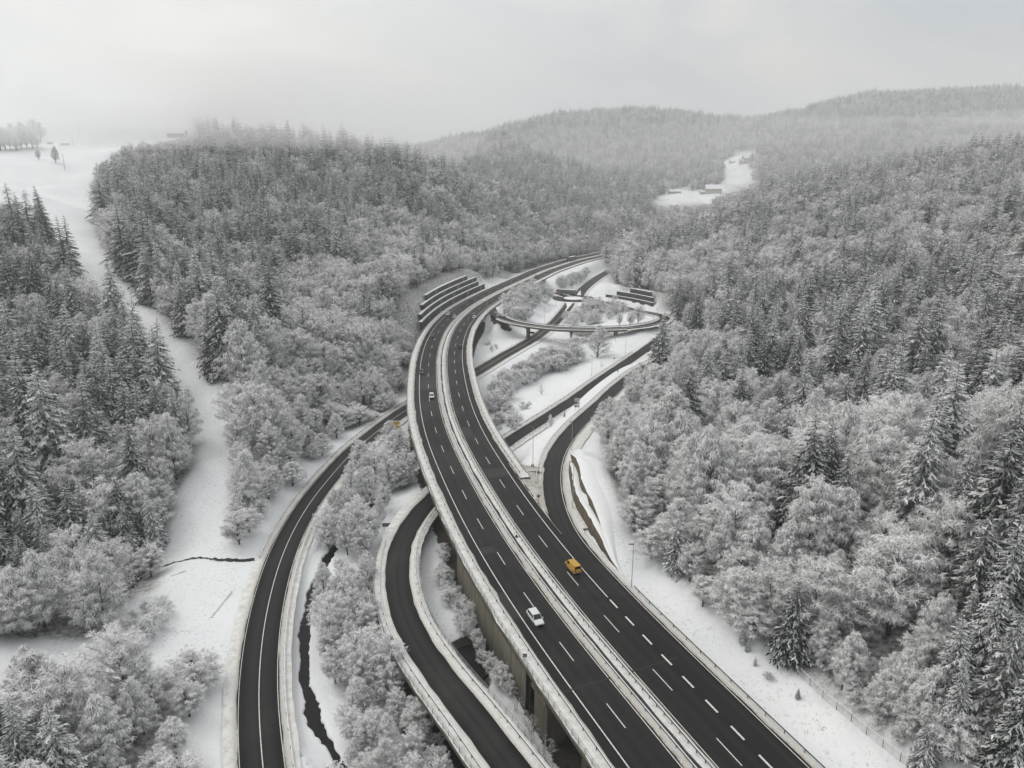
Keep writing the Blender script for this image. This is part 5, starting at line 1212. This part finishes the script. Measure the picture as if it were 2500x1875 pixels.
CARS = [
 ((1399, 1390), 1, 4.6, 1.85, 1.88, (0.50, 0.285, 0.03), 'bright yellow delivery van merging onto the motorway', dict(hood=0.75, belt=1.05, van=True, lower_m=mat_simple('yellow_cream_panel', (0.55, 0.42, 0.2), 0.5))),
 ((1307, 1514), -1, 4.7, 1.86, 1.62, (0.66, 0.68, 0.70), 'silver-white estate car driving towards the camera', dict(hood=1.15)),
 ((1054, 970), -1, 4.4, 1.8, 1.48, (0.6, 0.61, 0.62), 'silver hatchback in the fast lane beside the median on the viaduct', {}),
 ((1029, 911), -1, 4.4, 1.8, 1.5, (0.05, 0.055, 0.06), 'dark car in the slow lane of the left carriageway with lights on', {}),
 ((1057, 822), -1, 4.3, 1.78, 1.46, (0.03, 0.032, 0.035), 'black car in the slow lane at the start of the viaduct bend', {}),
 ((1094, 769), -1, 4.6, 1.84, 1.65, (0.68, 0.68, 0.66), 'white car by the edge line below the retaining terrace', {}),
 ((1109.5, 776), -1, 4.2, 1.76, 1.46, (0.45, 0.46, 0.47), 'grey car just behind the white one below the retaining terrace', {}),
 ((1149, 732), -1, 4.3, 1.78, 1.47, (0.10, 0.12, 0.11), 'dark green car farthest up beside the retaining terrace', {}),
 ((1124, 848), 1, 4.4, 1.8, 1.5, (0.02, 0.02, 0.022), 'black car driving away on the right carriageway', {}),
 ((1158, 777), 1, 4.4, 1.8, 1.55, (0.7, 0.7, 0.69), 'white car driving away near the ramp junction', {}),
 ((1229, 725), 1, 5.4, 2.0, 2.4, (0.7, 0.7, 0.7), 'white panel van partly hidden by frosted bushes on the motorway', dict(hood=0.7, belt=1.2, van=True)),
 ((1310, 677), 1, 4.6, 1.85, 1.7, (0.02, 0.02, 0.022), 'dark car alone on the far right carriageway', {}),
]
for k, ((qx, qy), sg, Lc, Wc, Hc, colr, lb, kw) in enumerate(CARS):
    l_, a_ = on_mw(qx, qy, sg); kw = dict(kw); kw.setdefault('hood', 1.0)
    vehicle('delivery_van' if kw.get('van') else 'car', l_, a_ + (0.05 if k == 0 else 0), Lc, Wc, Hc, paint('car_paint_%s' % lb.split()[0], colr), lb, **kw)
def lorry(name, A, B, z, label, cabc, boxc, snowtop=True):
    """articulated lorry from front point A to rear point B"""
    A = np.array(A); B = np.array(B); Lt = 15.5; d = (A - B)[:2]; a = math.atan2(d[1], d[0]) - math.pi / 2; mid = (A + B) / 2
    root = empty(name, (mid[0], mid[1], z), a); f = Lt / 2
    cm = paint('lorry_cab_' + label.split()[0], cabc); bm = paint('trailer_curtain_' + label.split()[0], boxc, 0.6)
    MB().rings([[(-1.22, f - 2.2, 0.8), (1.22, f - 2.2, 0.8), (1.22, f - 2.2, 3.6), (-1.22, f - 2.2, 3.6)], [(-1.22, f - 0.35, 0.7), (1.22, f - 0.35, 0.7), (1.20, f - 0.5, 3.5), (-1.20, f - 0.5, 3.5)], [(-1.15, f, 0.7), (1.15, f, 0.7), (1.1, f - 0.15, 2.2), (-1.1, f - 0.15, 2.2)]]).build('cab', cm, root)
    MB().box(-1.05, 1.05, f - 0.42, f - 0.12, 2.2, 3.1).build('windscreen', M['glass'], root)
    for sx in (-1, 1): MB().box(sx * 1.23 - 0.012, sx * 1.23 + 0.012, f - 1.5, f - 0.6, 2.1, 2.95).build('side_window', M['glass'], root)
    MB().box(-1.27, 1.27, -f, f - 2.7, 1.15, 3.95).build('trailer', bm, root); MB().box(-0.5, 0.5, -f + 0.3, f - 1.0, 0.75, 1.14).build('chassis', M['blacktrim'], root)
    if snowtop: MB().box(-1.25, 1.25, -f + 0.05, f - 2.75, 3.953, 4.03).build('roof_snow', M['white'], root)
    MB().box(-1.2, 1.2, -f + 5.0, f - 7.2, 0.55, 1.0).build('side_guard', M['blacktrim'], root)
    for yy in (f - 1.3, f - 4.6, -f + 1.4, -f + 2.7, -f + 4.0):
        for sx in (-1, 1): MB().tube((sx * 0.85, yy, 0.5), (sx * 1.22, yy, 0.5), 0.5, n=12).build('wheel', M['tyre'], root)
    for sx in (-1, 1): MB().box(sx * 1.0 - 0.15, sx * 1.0 + 0.15, -f - 0.02, -f + 0.03, 0.9, 1.1).build('tail_light', M['tail'], root)
    tag(root, label, 'lorry')
lorry('articulated_lorry', at_z(1353.5, 717.5, -8), at_z(1409, 721.5, -8), -7.95, 'red-cabbed lorry with a long grey trailer rounding the roundabout', (0.30, 0.02, 0.03), (0.11, 0.115, 0.12))
pa, aa_ = on_mw(1384, 639, -1); pb, _ = on_mw(1405, 634.5, -1)
lorry('articulated_lorry', np.array(pa), np.array(pb), 0.0, 'dark lorry on the far stretch of the motorway', (0.03, 0.035, 0.04), (0.03, 0.035, 0.035))

# ------------------------------------------------------------------ lamps, signs, poles
M['yellow'] = mat_simple('yellow_sign_sheet', (0.50, 0.29, 0.02), 0.5, 0, 0.15, 1.2); M['signgrey'] = mat_simple('sign_back_grey', (0.16, 0.165, 0.17), 0.6); M['signwhite'] = mat_simple('sign_white', (0.7, 0.7, 0.7), 0.5); M['red'] = mat_simple('sign_red', (0.45, 0.03, 0.03), 0.5); M['wood'] = mat_simple('weathered_wood', (0.13, 0.105, 0.085), 0.85)
M['black'] = mat_simple('sign_black', (0.012, 0.012, 0.013), 0.6); M['lampgrey'] = mat_simple('pale_lamp_steel', (0.42, 0.42, 0.41), 0.5, 0.3)
def height_for(px_, py_top, base):
    """height of an upright whose foot is at base and whose top shows at py_top"""
    lo, hi = 0.2, 60.0
    for _ in range(40):
        m = (lo + hi) / 2
        if to_px(base[0], base[1], base[2] + m)[1] > py_top: lo = m
        else: hi = m
    return lo
def ground(px_, py_, z=None): return hit(px_, py_) if z is None else at_z(px_, py_, z)
def lamp(px_, top, foot_, label, z=None, side=-1, maxh=13.0):
    b = ground(px_, foot_, z); h = min(height_for(px_, top, b), maxh); root = empty('street_lamp', b)
    MB().tube((0, 0, -0.5), (0, 0, 1.2), 0.12, 0.11).build('base', M['lampgrey'], root); MB().tube((0, 0, 1.2), (0, 0, h), 0.09, 0.05).build('pole', M['lampgrey'], root)
    MB().box(min(0, side * 1.0), max(0, side * 1.0), -0.13, 0.13, h - 0.02, h + 0.12).build('lamp_head', M['darksteel'], root)
    tag(root, label, 'street lamp', 'street lamps of the interchange'); return root
for a in [(1301, 1043, 1146, 'tall street lamp in the snowy wedge between viaduct and entry ramp'), (1395.5, 1030, 1112, 'street lamp on the inner side of the entry ramp bend'), (1398, 1127, 1246, 'street lamp right of the entry ramp against the earth wall'), (1541, 1329, 1443, 'slim street lamp standing on the motorway verge by the frosted trees'),
          (1444.5, 868.5, 921, 'street lamp beside the straight slip road in the middle of the meadow'), (1527, 811, 865, 'street lamp beside the slip road near its upper end'), (1191, 729, 769, 'street lamp on the gore where the loop ramp meets the motorway'), (1330, 750, 789, 'street lamp on the snowy field inside the ramp beside the local road'),
          (1357, 724, 750, 'street lamp at the left edge of the roundabout'), (1426, 711, 735, 'street lamp at the right edge of the roundabout'), (1324, 682, 708, 'street lamp under the far motorway bridge'), (1605, 756, 775, 'street lamp on the loop ramp bend, right one'), (1595, 768, 784, 'street lamp inside the loop ramp bend'), (1502, 811, 834, 'short street lamp in front of the ramp bridge end')]:
    lamp(*a)
def sign(name, base, w_, h0, h1, mat, label, cat='road sign', legs=2, face=0.0, bands=None, cap=True):
    root = empty(name, base, face)
    for lx in ([-w_ * 0.33, w_ * 0.33] if legs == 2 else [0.0]): MB().tube((lx, 0.06, -0.5), (lx, 0.06, h1), 0.05, n=6).build('post', M['steel'], root)
    if bands:
        for (a, b, m, fx0, fx1) in bands:
            MB().box(-w_ / 2 + fx0 * w_, -w_ / 2 + fx1 * w_, -0.04, 0.0, h0 + (h1 - h0) * a, h0 + (h1 - h0) * b).build('panel', M[m], root)
    else: MB().box(-w_ / 2, w_ / 2, -0.04, 0.0, h0, h1).build('panel', M[mat], root)
    if cap: MB().box(-w_ / 2, w_ / 2, -0.12, 0.1, h1 + 0.002, h1 + 0.1).build('snow_cap', M['white'], root)
    return tag(root, label, cat)
# big yellow arrow sign beside the viaduct
b = at_z(967, 1057, -9.3); r_ = empty('direction_sign', b)
for lx in (-1.0, 1.0): MB().tube((lx, 0.1, -0.5), (lx, 0.1, 5.0), 0.08, n=6).build('post', M['steel'], r_)
MB().add([(-1.9, 0, 3.7), (-1.3, 0, 3.1), (1.7, 0, 3.1), (1.7, 0, 4.4), (-1.3, 0, 4.4), (-1.9, 0.08, 3.7), (-1.3, 0.08, 3.1), (1.7, 0.08, 3.1), (1.7, 0.08, 4.4), (-1.3, 0.08, 4.4)], [(0, 1, 2, 3, 4), (9, 8, 7, 6, 5), (0, 5, 6, 1), (1, 6, 7, 2), (2, 7, 8, 3), (3, 8, 9, 4), (4, 9, 5, 0)]).build('arrow_panel', M['yellow'], r_)
MB().box(-0.5, 1.7, 0, 0.08, 1.9, 3.0).build('lower_panel', M['yellow'], r_); MB().box(-1.35, 1.7, -0.05, 0.14, 4.402, 4.56).build('snow_cap', M['white'], r_)
tag(r_, 'large yellow direction sign beside the local road left of the viaduct', 'road sign')
b = ground(1605, 753, -3.2); sign('direction_sign', b, 3.6, 0.8, 4.3, 'yellow', 'square yellow direction sign at the right end of the loop ramp terrace', bands=[(0, 0.46, 'yellow', 0, 1), (0.5, 1, 'yellow', 0, 1)])
b = ground(1408, 1003); sign('sign_board', b, 1.9, 1.3, 4.6, 'signgrey', 'tall three-part sign board between the two slip roads', bands=[(0, 0.26, 'signgrey', 0, 0.64), (0, 0.26, 'signgrey', 0.72, 1), (0.33, 0.62, 'signgrey', 0.05, 0.68), (0.33, 0.62, 'signgrey', 0.76, 1), (0.68, 1, 'lampgrey', 0, 1)])
b = ground(1298, 824); sign('sign_board', b, 3.0, 2.2, 3.3, 'black', 'wide black sign board back beside the local road under the ramp bridge')
b = ground(945, 1302); sign('sign_board', b, 2.2, 1.8, 2.9, 'signgrey', 'dark grey sign board on two posts left of the slip road')
b = ground(1300, 1147); sign('notice_board', b, 0.8, 0.3, 1.7, 'lampgrey', 'small grey box on the street lamp foot in the snowy wedge', legs=1, bands=[(0, 1, 'signgrey', 0, .35), (0, 1, 'signgrey', .65, 1)], cap=False)
i_ = np.argmin(np.abs(sMW - s_at_y(MW, 108.5))); b = offset(MW, -13.6, 0.25)[i_]; sign('sign_board', b, 0.7, 0.9, 1.7, 'signgrey', 'small grey plate on the left parapet of the motorway viaduct', legs=1)
def tri_sign(px_, py_, label, z=None, zb=None, s=0.95, h=2.0):
    b = ground(px_, py_, z); root = empty('warning_sign', b); MB().tube((0, 0.05, -0.4), (0, 0.05, h + s * 0.8), 0.04, n=6).build('post', M['steel'], root)
    v = [(-s / 2, 0, h), (s / 2, 0, h), (0, 0, h + s * 0.87), (-s / 2, 0.03, h), (s / 2, 0.03, h), (0, 0.03, h + s * 0.87)]
    MB().add(v, [(0, 1, 2), (5, 4, 3), (0, 3, 4, 1), (1, 4, 5, 2), (2, 5, 3, 0)]).build('triangle_panel', M['black'], root); return tag(root, label, 'road sign')
tri_sign(1260.5, 1043, 'dark triangular sign back on the meadow beside the slip road, lower one'); tri_sign(1499, 886, 'dark triangular sign back beside the slip road, upper one'); tri_sign(1261, 1332, 'triangular sign standing in the motorway median', z=0.15)
# no-entry style board on the gore
b = at_z(1314.4, 1222, 0.1); root = empty('round_sign', b); MB().tube((0, 0.05, -0.3), (0, 0.05, 1.7), 0.05, n=6).build('post', M['steel'], root); MB().box(-0.5, 0.5, -0.02, 0.02, 0.75, 1.75).build('panel', M['signwhite'], root)
MB().tube((0, -0.035, 1.25), (0, -0.02, 1.25), 0.36, n=20).build('red_disc', M['red'], root); MB().tube((0, -0.05, 1.25), (0, -0.036, 1.25), 0.22, n=16).build('dark_disc', M['black'], root)
for qx in (-0.37, 0.37):
    for qz in (0.85, 1.65): MB().box(qx - 0.08, qx + 0.08, -0.03, -0.021, qz - 0.05, qz + 0.05).build('corner_mark', M['black'], root)
tag(root, 'white square sign with a dark red disc on the gore', 'road sign')
b = ground(1508, 914); root = empty('round_sign', b); MB().tube((0, 0.05, -0.4), (0, 0.05, 1.9), 0.04, n=6).build('post', M['steel'], root); MB().tube((0, -0.01, 1.6), (0, 0.03, 1.6), 0.42, n=18).build('disc', M['signwhite'], root); MB().tube((0, -0.02, 1.6), (0, -0.012, 1.6), 0.27, n=16).build('inner_disc', M['signgrey'], root); tag(root, 'pale round sign between the slip roads near their upper end', 'road sign')
# gantry across the far motorway
gL, _ = on_mw(1421, 631, 1); gR, _ = on_mw(1461, 630, 1); gL = np.array(gL); gR = np.array(gR); d = gR - gL; Lg = np.hypot(d[0], d[1]); root = empty('sign_gantry', gL, math.atan2(d[1], d[0]))
for x in (0, Lg): MB().tube((x, 0, -0.5), (x, 0, 8.6), 0.2, 0.16).build('post', M['lampgrey'], root)
for zz in (8.0, 8.6): MB().box(-0.2, Lg + 0.2, -0.12, 0.12, zz, zz + 0.22).build('beam', M['lampgrey'], root)
MB().box(Lg * 0.3, Lg * 0.85, -0.2, -0.13, 6.6, 8.6).build('display_panel', M['signgrey'], root); MB().box(-0.2, Lg + 0.2, -0.3, 0.3, 8.823, 9.0).build('snow_cap', M['white'], root)
tag(root, 'sign gantry with a display panel over the far motorway', 'gantry')
# staircase down from the gore with a dark board at its head
a_ = ground(1304, 1160); root = empty('staircase', a_, 0.0)
b_ = at_z(1306, 1188, -0.6); dv = b_ - a_; root.rotation_euler = (0, 0, math.atan2(dv[1], dv[0]) - math.pi / 2); Ls = np.hypot(dv[0], dv[1]); nst = 16
for k in range(nst):
    u0 = Ls * k / nst; zz = dv[2] * k / nst; MB().box(-0.9, 0.9, u0, u0 + Ls / nst, zz - 0.6, zz + 0.12).build('step', M['concrete'], root); MB().box(-0.85, 0.5, u0 + Ls / nst * 0.35, u0 + Ls / nst * 0.98, zz + 0.122, zz + 0.2).build('step_snow', M['white'], root)
MB().box(0.9, 1.1, 0, Ls, min(0, dv[2]) - 0.3, 0.6).build('side_wall', M['concrete'], root); MB().box(-1.6, 1.8, -0.25, 0.0, 0.3, 1.1).build('head_board', M['signgrey'], root)
tag(root, 'narrow snowy staircase between the viaduct and the entry ramp', 'staircase')
# wire fences
def fence(name, P, label, h=1.5, step=3.0):
    c = P[0].copy(); root = empty(name, c); Q = smooth_path(P, 1.5, 1.0); Q[:, 2] = gz(Q[:, 0], Q[:, 1]); Q = Q - c; s = arc(Q)
    pm = MB().tube((0, 0, -0.4), (0, 0, h), 0.045, n=5).mesh('fence_post'); pm.materials.append(M['wood'])
    for u in np.arange(0, s[-1], step):
        o = bpy.data.objects.new('fence_post', pm); COL.objects.link(o); o.parent = root; o.location = [np.interp(u, s, Q[:, k]) for k in range(3)]
    for zz, th in ((h - 0.03, 0.05), (h * 0.68, 0.018), (h * 0.4, 0.018), (0.15, 0.018)):
        loft('wire', Q, [(-th, zz), (0, zz + th), (th, zz), (0, zz - th)], M['white'] if zz > h * 0.9 else M['steel'], root, close=True)
    return tag(root, label, 'fence')
fence('wire_fence', np.array([hit(*p) for p in [(1832, 1501), (1895, 1586), (1980, 1680), (2075, 1760), (2140, 1815), (2207, 1868)]]), 'snow-topped wire fence along the foot of the right hillside')
fence('wire_fence', np.array([hit(*p) for p in [(1237, 928), (1262, 913), (1284, 903), (1305, 905), (1340, 908), (1374, 912)]]), 'wire fence across the meadow in front of the hedge', h=1.6)
# poles and small things on the snowfield
def pole(px_, top, ft, label):
    b = hit(px_, ft)
    if b is None: return
    h = min(height_for(px_, top, b), 14); root = empty('utility_pole', b); MB().tube((0, 0, -0.5), (0, 0, h), 0.19, 0.13).build('post', M['wood'], root); MB().box(-0.8, 0.8, -0.08, 0.08, h - 0.5, h - 0.3).build('cross_arm', M['wood'], root); tag(root, label, 'pole')
for a in [(159, 375, 416, 'nearest wooden pole on the snowfield'), (178.5, 327, 355, 'wooden pole right of the dark troughs on the snowfield'), (194.5, 300, 329, 'misty pole higher up the snowfield'), (269, 309, 328, 'faint pole near the top of the snowfield'), (100, 556, 598, 'pole in the gap of the left wood')]: pole(*a)
for px_, py_, w_, lb in [(123, 353, 6.0, 'short dark wooden hay rack on the snowfield'), (158, 355.5, 10.0, 'long dark wooden hay rack on the snowfield')]:
    b = hit(px_, py_); root = empty('hay_rack', b)
    for k in range(4): MB().box(-w_ / 2, w_ / 2, -0.15, 0.15, 0.4 + k * 0.45, 0.65 + k * 0.45).build('rail', M['wood'], root)
    for x in np.linspace(-w_ / 2, w_ / 2, 4): MB().box(x - 0.12, x + 0.12, -0.2, 0.2, -0.3, 2.3).build('post', M['wood'], root)
    MB().box(-w_ / 2 - 0.2, w_ / 2 + 0.2, -0.5, 0.5, 2.32, 2.5).build('snow_roof', M['white'], root); tag(root, lb, 'hay rack')
M['plaster'] = mat_simple('pale_plaster', (0.42, 0.40, 0.36), 0.9); M['boards'] = mat_simple('brown_boards', (0.12, 0.09, 0.065), 0.9)
def house(px_, py_, w_, d_, h, rh, label, rz=0.0, wall='plaster', gable='boards', z=None):
    b = hit(px_, py_)
    if b is None: return
    root = empty('farm_house', b, rz); MB().box(-w_ / 2, w_ / 2, -d_ / 2, d_ / 2, -2.5, h).build('wall', M[wall], root)
    for sx in (-1, 1):
        x0 = sx * (w_ / 2 - 0.02); MB().add([(x0, -d_ / 2, h), (x0, d_ / 2, h), (x0, 0, h + rh), (x0 - sx * 0.2, -d_ / 2, h), (x0 - sx * 0.2, d_ / 2, h), (x0 - sx * 0.2, 0, h + rh)], [(0, 1, 2), (5, 4, 3), (0, 3, 4, 1), (1, 4, 5, 2), (2, 5, 3, 0)]).build('gable', M[gable], root)
    for sy in (-1, 1):
        v = [(-w_ / 2 - 0.8, sy * (d_ / 2 + 0.9), h - 0.4), (w_ / 2 + 0.8, sy * (d_ / 2 + 0.9), h - 0.4), (w_ / 2 + 0.8, 0, h + rh + 0.2), (-w_ / 2 - 0.8, 0, h + rh + 0.2)]
        MB().add(v + [(x, y, z_ + 0.35) for x, y, z_ in v], [(0, 1, 2, 3), (4, 7, 6, 5), (0, 4, 5, 1), (1, 5, 6, 2), (2, 6, 7, 3), (3, 7, 4, 0)]).build('snowy_roof', M['white'], root)
    for x in np.linspace(-w_ / 2 + 2, w_ / 2 - 2, max(2, int(w_ / 4))): MB().box(x - 0.5, x + 0.5, -d_ / 2 - 0.05, -d_ / 2 + 0.02, h * 0.35, h * 0.75).build('window', M['glass'], root)
    MB().box(w_ * 0.2 - 0.4, w_ * 0.2 + 0.4, 0.6, 1.4, h + rh * 0.4, h + rh + 1.0).build('chimney', M['plaster'], root)
    tag(root, label, 'house')
house(1741, 470, 27, 15, 6, 6.5, 'gabled farmhouse with a broad snowy roof at the edge of the lower field', -0.15)
house(1716, 473, 11, 8, 3, 2.5, 'small shed left of the gabled farmhouse', 0.1); house(1647, 472, 20, 9, 3, 3, 'long low barn with a snowy roof on the lower field', 0.05)
house(1831, 394, 32, 14, 7, 6, 'largest building of the far hillside farm', 0.06); house(1813, 398, 15, 11, 6, 4, 'middle building of the far hillside farm', 0.0); house(1788, 398, 13, 9, 3, 3, 'small outbuilding left of the far hillside farm', 0.1)
house(434, 335, 20, 11, 4, 4, 'misty farmhouse on the crest above the snowfield', 0.05)
# fallen boughs on the meadow by the local road
for (p0, p1, lb) in [((515, 1510), (566, 1445), 'long bare bough lying on the snow beside the local road'), ((418, 1407), (452, 1397), 'thin dark branch lying on the snow below the ditch')]:
    a_ = hit(*p0); c_ = hit(*p1); root = empty('fallen_branch', a_); b = MB(); dv = c_ - a_
    b.tube((0, 0, 0.1), tuple(dv + np.array([0, 0, 0.15])), 0.10, 0.05, 6); b.build('bough', M['bark'], root); t = MB()
    for k in range(9):
        u = 0.55 + 0.05 * k; q = dv * u; e = q + dv * 0.16 + np.array([rng.normal(0, 0.5), rng.normal(0, 0.5), 0.25]); t.tube(tuple(q + np.array([0, 0, .12])), tuple(e), 0.035, 0.012, 4)
    t.build('twigs', M['bark'], root); tag(root, lb, 'branch')

# ------------------------------------------------------------------ winter haze
def volume_box(name, lo, hi, dens, col=(0.92, 0.945, 0.97), aniso=0.1):
    b = MB().box(lo[0], hi[0], lo[1], hi[1], lo[2], hi[2]); m = bpy.data.materials.new(name); m.use_nodes = True; t = m.node_tree; t.nodes.clear()
    o = t.nodes.new('ShaderNodeOutputMaterial'); v = t.nodes.new('ShaderNodeVolumePrincipled'); v.inputs['Density'].default_value = dens; v.inputs['Color'].default_value = (*col, 1); v.inputs['Anisotropy'].default_value = aniso
    t.links.new(v.outputs[0], o.inputs['Volume']); ob = b.build(name, m); tag(ob, kind='stuff'); return ob, m, t, v
volume_box('haze', (-2700, -60, float(ZZ.min()) - 1.0), (3700, 4100, 460), 0.00019, (0.95, 0.972, 1.0))
mm = bpy.data.materials.new('mist'); mm.use_nodes = True; t = mm.node_tree; t.nodes.clear()
o_ = t.nodes.new('ShaderNodeOutputMaterial'); v_ = t.nodes.new('ShaderNodeVolumePrincipled'); v_.inputs['Color'].default_value = (1.0, 1.0, 0.995, 1); v_.inputs['Density'].default_value = 0.0014
t.links.new(v_.outputs[0], o_.inputs['Volume'])
def mist(x, y, z, rx, ry, rz_, mat_):
    V = []; f = []; nu, nv = 28, 14
    for j in range(nv + 1):
        ph = math.pi * j / nv
        for i in range(nu):
            th = 2 * math.pi * i / nu; V.append((rx * math.sin(ph) * math.cos(th), ry * math.sin(ph) * math.sin(th), rz_ * math.cos(ph)))
    for j in range(nv):
        for i in range(nu): f.append((j * nu + i, (j + 1) * nu + i, (j + 1) * nu + (i + 1) % nu, j * nu + (i + 1) % nu))
    o = MB().add(V, f).build('haze', mat_, None, (x, y, z)); return tag(o, kind='stuff')
m2 = mm.copy(); m2.name = 'dense_mist'; [setattr(q.inputs['Density'], 'default_value', 0.0021) for q in m2.node_tree.nodes if q.type == 'PRINCIPLED_VOLUME']
m4 = mm.copy(); m4.name = 'valley_haze'; [setattr(q.inputs['Density'], 'default_value', 0.00016) for q in m4.node_tree.nodes if q.type == 'PRINCIPLED_VOLUME']
m3 = mm.copy(); m3.name = 'thin_mist'; [setattr(q.inputs['Density'], 'default_value', 0.0005) for q in m3.node_tree.nodes if q.type == 'PRINCIPLED_VOLUME']
for a in [(-620, 1080, 185, 330, 230, 60, mm), (-330, 1000, 170, 300, 200, 55, mm), (-430, 860, 165, 240, 120, 34, mm), (-880, 950, 180, 330, 200, 60, mm), (-560, 1010, 165, 260, 120, 30, m2),
          (-300, 650, 117, 190, 90, 17, m2), (-190, 660, 113, 130, 80, 13, m2), (-420, 690, 124, 160, 100, 22, m2), (-90, 700, 106, 120, 70, 11, m2),
          (650, 1600, 70, 1000, 330, 130, m3), (300, 1560, 40, 2300, 1120, 270, m4), (1150, 2080, 215, 480, 120, 16, mm), (1500, 1980, 225, 400, 120, 20, mm)]:
    mist(*a)
